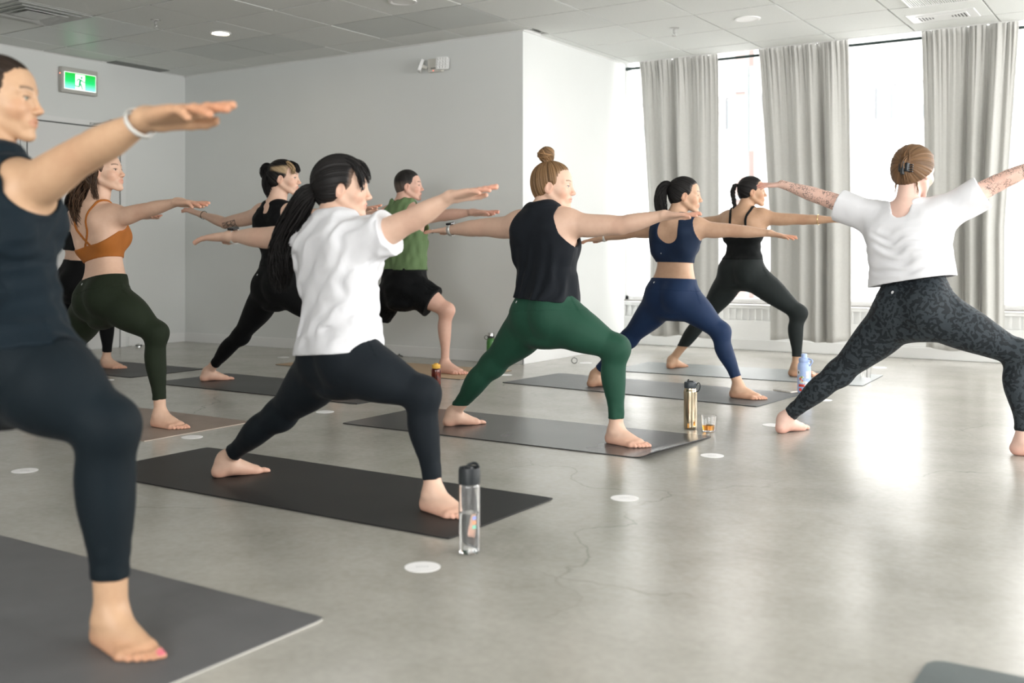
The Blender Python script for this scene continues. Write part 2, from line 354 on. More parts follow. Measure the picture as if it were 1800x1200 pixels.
def sprinkler(x, y, label):
    o = empty('sprinkler_head', (x, y, ZC)); tag(o, label, 'sprinkler', 'ceiling sprinklers')
    MB().lathe([(.036, .002), (.036, -.003), (.012, -.009), (.010, -.010)], 24, cap=False).build('rosette', M['steel'], o, auto=40)
    MB().lathe([(.010, -.008), (.010, -.030), (.006, -.034), (.006, -.046)], 14).build('stem', M['steel'], o, auto=40)
    for s in (-1, 1): MB().tube([(s*.008, 0, -.028), (s*.017, 0, -.040), (s*.012, 0, -.054), (0, 0, -.060)], .0025, 6).build('frame_arm', M['steel'], o)
    MB().lathe([(.004, -.058), (.018, -.061), (.018, -.063), (.004, -.065)], 16).build('deflector', M['steel'], o)
sprinkler(-6.52, 5.16, 'steel sprinkler head on the dim ceiling above the exit sign')
sprinkler(-3.37, 7.53, 'steel sprinkler head on the bright ceiling near the curtains')
# square cone diffuser, upper left
o = empty('ceiling_diffuser', (-7.08, 4.525, ZC)); tag(o, 'square stepped metal air diffuser in the upper left ceiling corner', 'air vent')
M['vent_grey'] = plain('grey_vent_metal', (.50, .51, .50), .4, var=.03)
for k, (a, b, z0, z1) in enumerate(((.292, .245, -.004, .02), (.235, .185, -.010, .022), (.175, .120, -.016, .02), (.11, .0, -.012, .0))):
    v = [(sx*q, sy*q, z) for q, z in ((a, z0), (b, z1)) for sx, sy in ((-1, -1), (1, -1), (1, 1), (-1, 1))]
    fc = [(i, (i+1) % 4, 4+(i+1) % 4, 4+i) for i in range(4)]
    if b == 0: v = v[:4]; fc = [(0, 1, 2, 3)]
    c = mesh_obj('louvre', v, fc, M['vent_grey'], o); m = c.modifiers.new('thick', 'SOLIDIFY'); m.thickness = .003
MB().box(-.29, .29, -.29, .29, .03, .034).build('duct_plate', M['slot'], o)
# rectangular supply register and linear return grille, upper right
o = empty('supply_register', (-1.53, 8.19, ZC)); tag(o, 'white supply air register with slotted ends above the right curtain', 'air vent')
MB().box(-.235, .235, -.15, .15, -.006, .003).build('face_plate', M['white_metal'], o, bevel=.004)
MB().box(-.175, .175, -.085, .085, -.012, -.006).build('raised_panel', M['white_metal'], o, bevel=.003)
for s in (-1, 1):
    for k in range(5):
        x = s*(.155 - .022*k); MB().box(x-.005, x+.005, -.07+.012*k, .07-.012*k, -.0126, -.0118).build('slot', M['dark'], o)
o = empty('return_grille', (-1.42, 7.62, ZC)); tag(o, 'white ribbed return air grille at the top right edge', 'air vent')
MB().box(-.24, .24, -.14, .14, -.003, .003).build('backing', M['slot'], o)
MB().box(-.25, .25, .14, .155, -.01, .004).box(-.25, .25, -.155, -.14, -.01, .004).box(-.25, -.235, -.14, .14, -.01, .004).box(.235, .25, -.14, .14, -.01, .004).build('frame', M['white_metal'], o)
rb = None
for k in range(32):
    if rb is None: rb = MB().box(-.004, .004, -.14, .14, -.009, -.003).build('fin', M['white_metal'], o); q = rb
    else: q = rb.copy(); link(q, o)
    q.location.x = -.226 + .0146*k
# dark strip by the left wall: shade on a cut tile, put into colour
o = MB().box(0, .145, 0, .59, -.004, .004).build('ceiling_shade_strip', M['slot'], loc=(XL+.022, 6.05, ZC)); tag(o, 'dark narrow strip standing for shade on a cut ceiling tile against the left wall', 'air vent')

# ================================================================ exit sign and emergency light
M['sign_case'] = plain('beige_grey_plastic', (.50, .49, .46), .5, var=.02)
def sign_green():
    t = NT('backlit_green'); tc = t.n('ShaderNodeTexCoord'); sp = t.n('ShaderNodeSeparateXYZ'); t.l(tc.outputs['Generated'], sp.inputs[0])
    c = t.ramp(sp.outputs['Z'], [(0, (.25, .95, .66)), (.22, (.12, .80, .42)), (.45, (.0, .52, .13)), (1, (.0, .38, .015))])  # brighter glow near the lamp at the bottom is put into the emission colours
    t.set(Base__Color=(.02, .1, .03), Emission__Color=c, Emission__Strength=.75, Roughness=.4); return t.m
M['sign_green'] = sign_green()
def emis(name, c, s): t = NT(name); t.set(Base__Color=tuple(x*.2 for x in c), Emission__Color=c, Emission__Strength=s, Roughness=.4); return t.m
M['sign_white'] = emis('backlit_white', (.95, 1, .96), .8); M['sign_figure'] = emis('backlit_dark_green', (.0, .33, .10), .7); M['red_led'] = emis('red_led', (1, .15, .08), 3)
o = empty('exit_sign', (XL, 5.755, 2.285)); tag(o, 'lit green running-man exit sign on the left wall', 'exit sign')
MB().box(0, .055, -.18, .18, 0, .225).build('case', M['sign_case'], o, bevel=.008)
MB().box(.055, .0565, -.158, .158, .032, .182).build('light_border', M['sign_white'], o)
MB().box(.0565, .0575, -.154, .154, .036, .178).build('green_panel', M['sign_green'], o)
MB().box(.0575, .0580, -.050, .046, .036, .170).build('doorway', M['sign_white'], o)
man = MB()
def bar(p, q, w0, w1):   # flat limb in the panel plane (y, z)
    p, q = Vector((p[0], p[1])), Vector((q[0], q[1])); d = (q-p).normalized(); n_ = Vector((-d.y, d.x)); a = [p+n_*w0, p-n_*w0, q-n_*w1, q+n_*w1]
    man.add([(.0580, *v) for v in a] + [(.0586, *v) for v in a], [(3, 2, 1, 0), (4, 5, 6, 7)] + [(i, (i+1) % 4, 4+(i+1) % 4, 4+i) for i in range(4)])
S = lambda y, z: (-.050 + .096*y, .036 + .134*z)
hc = S(.64, .82); man.add([(.0580 + .0006*k, hc[0] + .0105*math.cos(a), hc[1] + .0105*math.sin(a)) for k in (0, 1) for a in [2*math.pi*i/18 for i in range(18)]], [tuple(range(18))[::-1], tuple(range(18, 36))] + [(i, (i+1) % 18, 18+(i+1) % 18, 18+i) for i in range(18)])
for p, q, a, b in ((S(.52, .68), S(.44, .40), .011, .009), (S(.50, .70), S(.28, .70), .006, .005), (S(.28, .70), S(.12, .52), .005, .004), (S(.58, .70), S(.80, .55), .005, .005), (S(.80, .55), S(1.0, .54), .005, .004),
                   (S(.43, .44), S(.40, .20), .008, .006), (S(.40, .20), S(-.05, .24), .006, .004), (S(.50, .42), S(.66, .22), .008, .006), (S(.66, .22), S(.74, .04), .006, .004)): bar(p, q, a, b)
man.build('running_figure', M['sign_figure'], o)
MB().lathe([(.004, 0), (.003, .002)], 10).build('indicator', M['red_led'], o, loc=(.028, -.181, .165), rot=(math.pi/2, 0, 0))
M['em_white'] = plain('cream_plastic', (.66, .65, .60), .45, var=.02); M['em_lens'] = plain('clear_lens', (.80, .81, .80), .15, var=.1, scale=200)
o = empty('emergency_light', (-5.24, YB, 2.42)); tag(o, 'two-headed white emergency light high on the back wall', 'emergency light')
MB().box(-.065, .075, -.045, 0, -.055, .055).build('case', M['em_white'], o, bevel=.006)
MB().box(-.02, .045, -.0455, -.045, -.028, -.022).box(-.03, -.022, -.0456, -.045, -.03, -.02).build('brand_mark', M['dark'], o)
MB().lathe([(.003, 0), (.002, .003)], 8).build('indicator', M['red_led'], o, loc=(-.005, -.045, -.045), rot=(math.pi/2, 0, 0))
for s, rz, rx in ((1, .25, -.15), (-1, -.95, -.35)):
    hd = MB().rbox(-.055, .055, -.052, .052, -.012, .012, .016).build('lamp_head', M['white_metal'], o, loc=(.105 if s > 0 else -.115, -.065, .002), rot=(math.pi/2 + rx, 0, rz), auto=50)
    MB().lathe([(.012, -.05), (.016, -.012)], 14).build('swivel', M['em_white'], hd, auto=40)
    for a in range(4):
        for b in range(4): MB().lathe([(.0095, .0), (.0085, .004), (.004, .006)], 10).build('lens', M['em_lens'], hd, loc=(-.0375 + .025*a, -.0355 + .0237*b, .0115))

# ================================================================ yoga mats
def mat_mat(name, col, rough=.55, var=.10, sc=6, spec=.4):
    t = NT(name); v = t.coord(); n = t.noise(v, sc, 5, .6); c = t.ramp(n, [(.3, tuple(x*(1-var) for x in col)), (.7, tuple(x*(1+var) for x in col))])
    r = t.math('ADD', t.math('MULTIPLY', t.noise(v, sc*.4, 2), .08), rough-.04); t.set(Base__Color=c, Roughness=r, Specular__IOR__Level=spec); t.bump(t.noise(v, 600, 2), .12, .001); return t.m
def rounded(L, W, r=.012, n=5):
    c = []
    for cx, cy, a0 in ((L/2-r, W/2-r, 0), (-L/2+r, W/2-r, 90), (-L/2+r, -W/2+r, 180), (L/2-r, -W/2+r, 270)):
        for k in range(n): a = math.radians(a0 + 90*k/(n-1)); c.append((cx + r*math.cos(a), cy + r*math.sin(a)))
    return c
def yoga_mat(x0, x1, y0, y1, col, label, rough=.5, rz=0, thick=.005, base=None, r=.012, spec=.4, curl=0):
    L, W = x1-x0, y1-y0; root = empty('yoga_mat', ((x0+x1)/2, (y0+y1)/2, 0), rz); tag(root, label, 'yoga mat', 'yoga mats on the floor')
    top = mat_mat('mat_rubber', col, rough, spec=spec); bt = mat_mat('mat_underside', base or tuple(c*.6 for c in col), .7)
    nx, ny = 60, 22; zf = lambda x, y: (curl*max(0, (x/(L/2) - .90)/.10)**2*max(0, .5 - y/W) if curl else 0)
    def sheet(z0, z1, shrink):
        l, w_ = L/2-shrink, W/2-shrink; v = []; f = []
        for z in (z1, z0):
            for i in range(nx):
                for j in range(ny):
                    x = -l + 2*l*i/(nx-1); y = -w_ + 2*w_*j/(ny-1)
                    cx, cy = max(0, abs(x)-(l-r)), max(0, abs(y)-(w_-r)); d = math.hypot(cx, cy)
                    if d > r and cx > 0 and cy > 0: k = r/d; x = math.copysign(l-r+cx*k, x); y = math.copysign(w_-r+cy*k, y)
                    v.append((x, y, z + zf(x, y)))
        N = nx*ny
        for i in range(nx-1):
            for j in range(ny-1): a = i*ny+j; f.append((a, a+ny, a+ny+1, a+1)); f.append((N+a+1, N+a+ny+1, N+a+ny, N+a))
        ring = [i*ny for i in range(nx)] + [(nx-1)*ny+j for j in range(1, ny)] + [i*ny+ny-1 for i in range(nx-2, -1, -1)] + [j for j in range(ny-2, 0, -1)]
        for k in range(len(ring)): a, b = ring[k], ring[(k+1) % len(ring)]; f.append((a, a+N, b+N, b))
        return v, f
    v, f = sheet(.0006 + thick*.45, thick, 0); mesh_obj('top_layer', v, f, top, root)
    v, f = sheet(.0006, .0006 + thick*.45, 0); mesh_obj('base_layer', v, f, bt, root)
    return root
BLK = (.014, .0145, .015)
yoga_mat(-3.52, -1.725, 1.19, 1.85, (.115, .115, .118), 'grey yoga mat with pale edge in the left foreground', .5, thick=.007, base=(.62, .60, .55))
yoga_mat(-5.86, -4.06, 3.15, 3.81, (.26, .20, .165), 'taupe brown yoga mat under the person in ochre sports bra', .5, thick=.005, base=(.55, .47, .40))
yoga_mat(-8.02, -6.22, 4.71, 5.36, (.030, .031, .033), 'black yoga mat farthest left near the white doors', .5)
yoga_mat(-5.85, -4.03, 4.59, 5.25, (.026, .026, .028), 'black yoga mat between the taupe mat and the tan mat', .42)
yoga_mat(-3.69, -1.893, 2.575, 3.20, BLK, 'plain black yoga mat in front under the loose white t-shirt', .5)
yoga_mat(-6.0, -4.22, 5.87, 6.53, (.45, .32, .20), 'tan cork-coloured yoga mat under the person in green tank top', .55, base=(.03, .03, .03))
yoga_mat(-3.64, -1.905, 4.03, 4.69, (.060, .060, .062), 'dark grey glossy yoga mat with a curled corner under the green leggings', .26, curl=.03, spec=.6)
yoga_mat(-3.865, -2.035, 5.815, 6.495, (.085, .092, .095), 'slate grey yoga mat under the person in navy blue', .42, rz=-.080, spec=.5)
yoga_mat(-3.62, -1.82, 6.97, 7.67, (.16, .185, .185), 'pale grey-green yoga mat nearest the heaters and windows', .40, rz=.05, spec=.5)
yoga_mat(-.47, 1.30, 1.71, 2.37, (.088, .108, .108), 'grey-green yoga mat corner at the bottom right edge', .45, r=.04)

# ================================================================ white floor markers
M['disc'] = plain('white_vinyl', (.88, .87, .87), .45, var=.02); M['print'] = plain('grey_print', (.50, .50, .50), .6)
for i, (x, y, lab) in enumerate(((-1.79, 2.31, 'beside the clear bottle in front'), (-1.69, 3.35, 'right of the plain black mat'), (-1.73, 4.26, 'off the curled end of the glossy mat'), (-3.97, 3.35, 'at the end of the taupe mat'),
        (-3.99, 4.28, 'left of the glossy dark grey mat'), (-3.92, 2.47, 'at the far left edge beside the foreground leg'), (-6.25, 4.54, 'in front of the farthest left black mat'), (-6.37, 6.33, 'left of the tan mat by the back wall'),
        (-4.12, 6.28, 'at the right end of the tan mat'), (-1.78, 5.18, 'beside the instructor back foot'), (-1.83, 6.23, 'behind the patterned leggings'), (-4.03, 7.31, 'near the white corner wall'), (-1.99, 8.23, 'near the heaters under the windows'))):
    o = empty('floor_marker', (x, y, 0), .57); tag(o, 'round white floor marker ' + lab, 'floor marker', 'round white floor markers')
    MB().lathe([(.050, .0002), (.050, .0012), (.049, .0015), (0, .0015)], 40, cap=False).build('disc', M['disc'], o)
    m = MB()
    for k in range(5): m.box(-.018 + .0075*k, -.0135 + .0075*k, -.003, .003, .0015, .0017)
    m.build('print_line', M['print'], o)
# ================================================================ bottles, glasses, phone
def clear(name, col=(1, 1, 1), rough=.02, ior=1.45):
    t = NT(name); t.set(Base__Color=col, Roughness=rough, Transmission__Weight=1.0, IOR=ior); t.b.inputs['Specular IOR Level'].default_value = .5; return t.m
M['clear'] = clear('clear_plastic', (1, 1, 1), .04); M['water'] = clear('water', (.97, .985, .98), 0, 1.33); M['amber_glass'] = clear('amber_plastic', (.36, .07, .03), .05)
M['tea'] = clear('amber_tea', (.86, .38, .05), 0, 1.33); M['black_plastic'] = plain('black_plastic', (.018, .022, .025), .4, var=.1)
def vessel(name, out, wall, mat, root, n=40):
    """hollow turned shape: outer profile and an inner one"""
    inn = [(max(r-wall, .001), z + (wall*1.6 if i == 0 else 0)) for i, (r, z) in enumerate(out)][::-1]
    return MB().lathe([(.0001, out[0][1])] + out + inn + [(.0001, inn[-1][1])], n, cap=False).build(name, mat, root, auto=50)
# clear bottle with dark lid
o = empty('water_bottle', (-1.765, 2.50, 0)); tag(o, 'clear plastic water bottle with black screw lid, half full, in front', 'bottle')
vessel('bottle_body', [(.029, .0015), (.031, .006), (.031, .19), (.0305, .198), (.027, .202), (.027, .214)], .0022, M['clear'], o)
MB().lathe([(.0001, .0065), (.0284, .0065), (.0284, .117), (.0001, .117)], 40, cap=False).build('water', M['water'], o, auto=50)
ld = MB().lathe([(.0001, .200), (.0310, .200), (.0318, .203), (.0318, .238), (.0305, .247), (.0285, .247), (.0275, .232), (.0001, .232)], 40, cap=False).build('lid', M['black_plastic'], o, auto=45)
MB().box(-.012, .012, -.009, .009, .231, .249).build('spout', M['black_plastic'], ld, bevel=.004)
a = [math.radians(40 + 100*k/12) for k in range(13)]; MB().tube([(.026*math.cos(t), .026*math.sin(t), .247 + .008*math.sin(math.pi*k/12)) for k, t in enumerate(a)], .0045, 8).build('carry_loop', M['black_plastic'], ld, auto=50)
for k, (zc, c) in enumerate(((.080, (.25, .6, .45)), (.093, (.75, .35, .2)), (.106, (.3, .35, .7)))):
    aa = [math.radians(-38 + 22*i/6) for i in range(7)]; v = [(.0314*math.cos(t), .0314*math.sin(t), z) for z in (zc-.005, zc+.005) for t in aa]
    mesh_obj('label_mark', v, [(i, i+1, 8+i, 7+i) for i in range(6)], plain('label_ink', c, .5), o)
# brass flask with dark straw lid
o = empty('steel_flask', (-2.088, 4.86, 0)); tag(o, 'shiny brass steel flask with dark straw lid and carry loop', 'bottle')
M['brass'] = plain('polished_brass', (.56, .47, .34), .20, 1.0, var=.04, scale=10)
MB().lathe([(.0001, .0005), (.029, .0005), (.0325, .005), (.0335, .012), (.0335, .184), (.0325, .190), (.030, .194), (.0295, .204), (.0001, .204)], 48, cap=False).build('flask_body', M['brass'], o, auto=50)
ld = MB().lathe([(.0001, .202), (.0300, .202), (.0312, .204), (.0312, .226), (.028, .233), (.0001, .234)], 40, cap=False).build('lid', plain('dark_slate_plastic', (.045, .055, .065), .4, var=.06), o, auto=45)
MB().box(-.016, .018, -.007, .007, .231, .238).build('straw_flap', M['black_plastic'], ld, bevel=.003)
MB().tube([(-.006, -.01, .234), (-.006, -.01, .246)], .004, 8).build('mouthpiece', M['black_plastic'], ld)
MB().tube([(.030 + .010 + .012*math.cos(t)*.9 + .004*math.sin(t), .010*0, .208 + .022*math.sin(t)) for t in [2*math.pi*k/22 for k in range(22)]], .0026, 8, True).build('carry_loop', M['black_plastic'], ld, auto=60)
aa = [math.radians(-92 + 14*i/3) for i in range(4)]; mesh_obj('sticker', [(.0338*math.cos(t), .0338*math.sin(t), z) for z in (.008, .03) for t in aa], [(i, i+1, 5+i, 4+i) for i in range(3)], plain('orange_sticker', (.75, .33, .06), .5), o)
# tumbler with amber tea
def tumbler(loc, label, tea, h=.076, r=.037):
    o = empty('glass_tumbler', loc); tag(o, label, 'glass'); vessel('glass_wall', [(r*.80, .0005), (r*.84, .004), (r, h)], .002, M['clear'], o)
    if tea: MB().lathe([(.0001, .0062), (r*.78, .0062), (r*.84, .030), (.0001, .030)], 36, cap=False).build('tea', M['tea'], o, auto=50)
tumbler((-1.985, 4.845, 0), 'short clear tumbler of amber tea beside the brass flask', True)
tumbler((-1.91, 7.50, 0), 'empty clear glass standing on the floor near the windows', False, .10, .040)
# amber bottle, yellow lid
o = empty('amber_bottle', (-3.99, 5.29, 0)); tag(o, 'dark amber bottle with yellow lid on floor before the tan mat', 'bottle')
vessel('bottle_body', [(.026, .001), (.0300, .006), (.0300, .138), (.0275, .146), (.024, .149)], .0028, M['amber_glass'], o)
MB().lathe([(.0001, .008), (.0268, .008), (.0268, .096), (.0001, .096)], 32, cap=False).build('drink', M['amber_glass'], o, auto=50)
M['yellow_plastic'] = plain('yellow_plastic', (.86, .50, .09), .4, var=.04)
ld = MB().lathe([(.0001, .147), (.0255, .147), (.0262, .149), (.0262, .153), (.0275, .155), (.0275, .168), (.022, .173), (.0001, .174)], 36, cap=False).build('lid', M['yellow_plastic'], o, auto=45)
MB().box(-.012, .012, -.008, .008, .172, .179).build('spout_cap', M['yellow_plastic'], ld, bevel=.003)
# green bottle by the back wall
o = empty('green_bottle', (-4.655, 6.89, 0)); tag(o, 'green steel bottle with silver cap and ring against the back wall', 'bottle')
def green():
    t = NT('printed_green'); v = t.coord(); vo = t.n('ShaderNodeTexVoronoi', Scale=34.0); t.l(v, vo.inputs['Vector']); t.set(Base__Color=t.mix(t.ramp(vo.outputs['Distance'], [(.2, (1, 1, 1)), (.35, (0, 0, 0))]), (.055, .20, .045), (.14, .28, .09)), Roughness=.35); return t.m
MB().lathe([(.0001, .0005), (.032, .0005), (.035, .006), (.035, .160), (.0335, .178), (.028, .194), (.0235, .200), (.0235, .208)], 40, cap=False).build('bottle_body', green(), o, auto=60)
MB().lathe([(.024, .198), (.0248, .200), (.0248, .206), (.024, .208)], 32, cap=False).build('band', M['dark'], o)
cp = MB().lathe([(.0001, .222), (.0235, .210), (.0242, .212), (.0242, .216), (.0238, .218), (.0238, .240), (.022, .243), (.0001, .243)], 36, cap=False).build('cap', M['steel'], o, auto=45)
MB().lathe([(.0245, .208), (.0250, .210), (.0250, .216), (.0245, .218)], 32, cap=False).build('seal', M['dark'], cp)
MB().tube([(-.038 + .016*math.cos(t), -.01, .203 + .016*math.sin(t)) for t in [2*math.pi*k/24 for k in range(24)]], .0022, 8, True).build('carry_ring', M['dark'], cp, auto=60)
# blue bottle with stickers
o = empty('sticker_bottle', (-2.03, 6.50, 0), -.3); tag(o, 'periwinkle blue bottle covered in stickers beside the slate mat', 'bottle')
M['blue_plastic'] = plain('periwinkle_plastic', (.40, .52, .82), .4, var=.04)
MB().lathe([(.0001, .0005), (.038, .0005), (.041, .006), (.041, .160), (.039, .176), (.033, .188), (.030, .191), (.030, .196)], 44, cap=False).build('bottle_body', M['blue_plastic'], o, auto=60)
ld = MB().lathe([(.0001, .192), (.032, .192), (.0335, .195), (.0335, .212), (.029, .218), (.018, .219), (.018, .223), (.0175, .240), (.0155, .243), (.0001, .243)], 40, cap=False).build('lid', M['blue_plastic'], o, auto=45)
MB().tube([(.030 + .030*math.sin(math.pi*k/12), 0, .214 - .052*k/12 + .012*math.sin(math.pi*k/12)) for k in range(13)], .0048, 8).build('handle', M['blue_plastic'], ld, auto=60)
def sticker(name, a0, z0, w, h, col, rnd=True):
    n, m = 12, 10; v = [(0.0, 0, 0)]*0; f = []; R_ = .0415
    if rnd:
        v = [(R_*math.cos(a0), R_*math.sin(a0), z0)] + [(R_*math.cos(a0 + w/2/R_*math.cos(t)), R_*math.sin(a0 + w/2/R_*math.cos(t)), z0 + h/2*math.sin(t)) for t in [2*math.pi*k/20 for k in range(20)]]
        f = [(0, 1+k, 1+(k+1) % 20) for k in range(20)]
    else:
        aa = [a0 + (i/6 - .5)*w/R_ for i in range(7)]; v = [(R_*math.cos(t), R_*math.sin(t), z) for z in (z0-h/2, z0+h/2) for t in aa]; f = [(i, i+1, 8+i, 7+i) for i in range(6)]
    mesh_obj(name, v, f, plain('sticker_print', col, .45, var=.25, scale=90), o)
A0 = -1.05
for nm, da, z, w_, h_, c, rd in (('sticker', -.85, .128, .026, .036, (.85, .85, .83), True), ('sticker', -.86, .128, .012, .016, (.05, .05, .05), True), ('sticker', -.30, .085, .046, .044, (.80, .78, .62), True), ('sticker', -.50, .090, .016, .016, (.75, .12, .08), True),
                             ('sticker', -.22, .078, .013, .013, (.75, .2, .1), True), ('sticker', -.30, .100, .014, .012, (.25, .42, .12), True), ('sticker', -.32, .048, .042, .016, (.72, .07, .04), False), ('sticker', -.50, .022, .022, .020, (.75, .08, .05), True), ('sticker', .62, .115, .024, .044, (.72, .74, .74), False), ('sticker', .62, .118, .014, .018, (.9, .9, .9), False), ('sticker', .35, .060, .034, .030, (.82, .82, .86), True)):
    sticker(nm, A0 + da, z, w_, h_, c, rd)
# phone
o = empty('phone', (-2.135, 6.455, .0062), -.35); tag(o, 'smartphone in pale case lying at corner of the slate mat', 'phone')
MB().rbox(-.072, .072, -.036, .036, 0, .008, .010).build('case', plain('pale_phone_case', (.66, .63, .58), .4, var=.15, scale=60), o, auto=50)
MB().rbox(-.068, .068, -.032, .032, .008, .0086, .008).build('screen', plain('phone_glass', (.55, .53, .50), .08, var=.2, scale=30), o, auto=50)
# small ties on the floor
o = MB().tube([(.022*math.cos(t), .004*math.sin(2*t), .024 + .022*math.sin(t)) for t in [2*math.pi*k/28 for k in range(28)]], .0028, 8, True).build('hair_tie', M['dark'], loc=(-4.09, 7.23, 0), rot=(0, 0, .5), auto=60); tag(o, 'small black looped hair tie on floor near the white corner', 'hair tie')
o = MB().tube([(-.03, 0, .004), (-.01, .01, .012), (.0, 0, .022), (.012, -.008, .012), (.035, .004, .004)], .005, 8).build('key_fob', M['dark'], loc=(-5.60, 6.91, 0), auto=60); tag(o, 'small dark cord lying at base of the back wall', 'cord')
# ---------------------------------------------------------------- implicit surface kit
V = lambda *a: np.array(a, dtype=np.float64)
def nrm(v):
    v = np.asarray(v, float); return v / (np.linalg.norm(v) + 1e-12)
def smin(a, b, k):
    if k <= 0: return np.minimum(a, b)
    h = np.maximum(k - np.abs(a - b), 0) / k
    return np.minimum(a, b) - h * h * k * 0.25
def smax(a, b, k): return -smin(-a, -b, k)
def spline(xs, ys, n=48):
    """smooth (monotone-ish Catmull-Rom) resampling of a profile"""
    xs = np.asarray(xs, float); ys = np.asarray(ys, float)
    m = np.gradient(ys, xs); t = np.linspace(xs[0], xs[-1], n)
    i = np.clip(np.searchsorted(xs, t) - 1, 0, len(xs) - 2)
    h = xs[i + 1] - xs[i]; u = (t - xs[i]) / h
    y = (2*u**3-3*u**2+1)*ys[i] + (u**3-2*u**2+u)*h*m[i] + (-2*u**3+3*u**2)*ys[i+1] + (u**3-u**2)*h*m[i+1]
    return t, y
class Prim:
    def __init__(s, fn, lo, hi, k=.02, op='u'):
        s.fn, s.lo, s.hi, s.k, s.op = fn, np.asarray(lo, float), np.asarray(hi, float), k, op
def limb(a, b, prof, k=.02, off=None, flat=None, op='u', xs=None):
    """tapered limb from a to b; prof = radii along it; off = (vector, [amounts]) bends it; flat = (axis, factor)"""
    a = np.asarray(a, float); b = np.asarray(b, float); ab = b - a; L2 = ab @ ab
    xs = np.linspace(0, 1, len(prof)) if xs is None else xs
    T, R = spline(xs, prof) if len(prof) > 2 else (np.array(xs, float), np.array(prof, float))
    O = None
    if off is not None:
        ov = np.asarray(off[0], float); _, O = spline(np.linspace(0, 1, len(off[1])), off[1])
        OT = np.linspace(0, 1, len(O))
    if flat is not None: fa = nrm(flat[0]); ff = flat[1]
    def fn(X, Y, Z):
        px, py, pz = X - a[0], Y - a[1], Z - a[2]
        t = np.clip((px*ab[0] + py*ab[1] + pz*ab[2]) / L2, 0, 1)
        qx, qy, qz = px - t*ab[0], py - t*ab[1], pz - t*ab[2]
        if O is not None:
            o = np.interp(t, OT, O); qx = qx - o*ov[0]; qy = qy - o*ov[1]; qz = qz - o*ov[2]
        r = np.interp(t, T, R)
        if flat is not None:
            c = (qx*fa[0] + qy*fa[1] + qz*fa[2]) * (1/ff - 1)
            qx = qx + c*fa[0]; qy = qy + c*fa[1]; qz = qz + c*fa[2]
            return (np.sqrt(qx*qx + qy*qy + qz*qz) - r) * min(1, ff)
        return np.sqrt(qx*qx + qy*qy + qz*qz) - r
    m = max(prof) * max(1, flat[1] if flat else 1) + (max(abs(x) for x in off[1]) if off is not None else 0)
    return Prim(fn, np.minimum(a, b) - m, np.maximum(a, b) + m, k, op)
def ell(c, r, R=None, k=.02, op='u'):
    c = np.asarray(c, float); r = np.asarray(r, float); R = np.eye(3) if R is None else np.asarray(R, float)  # rows = local axes
    def fn(X, Y, Z):
        px, py, pz = X - c[0], Y - c[1], Z - c[2]
        q = [(px*R[i, 0] + py*R[i, 1] + pz*R[i, 2]) for i in range(3)]
        k0 = np.sqrt(sum((q[i]/r[i])**2 for i in range(3))); k1 = np.sqrt(sum((q[i]/r[i]**2)**2 for i in range(3)))
        return k0*(k0 - 1)/(k1 + 1e-9)
    m = np.sqrt((R**2 * (r**2)[:, None]).sum(0))
    return Prim(fn, c - m, c + m, k, op)
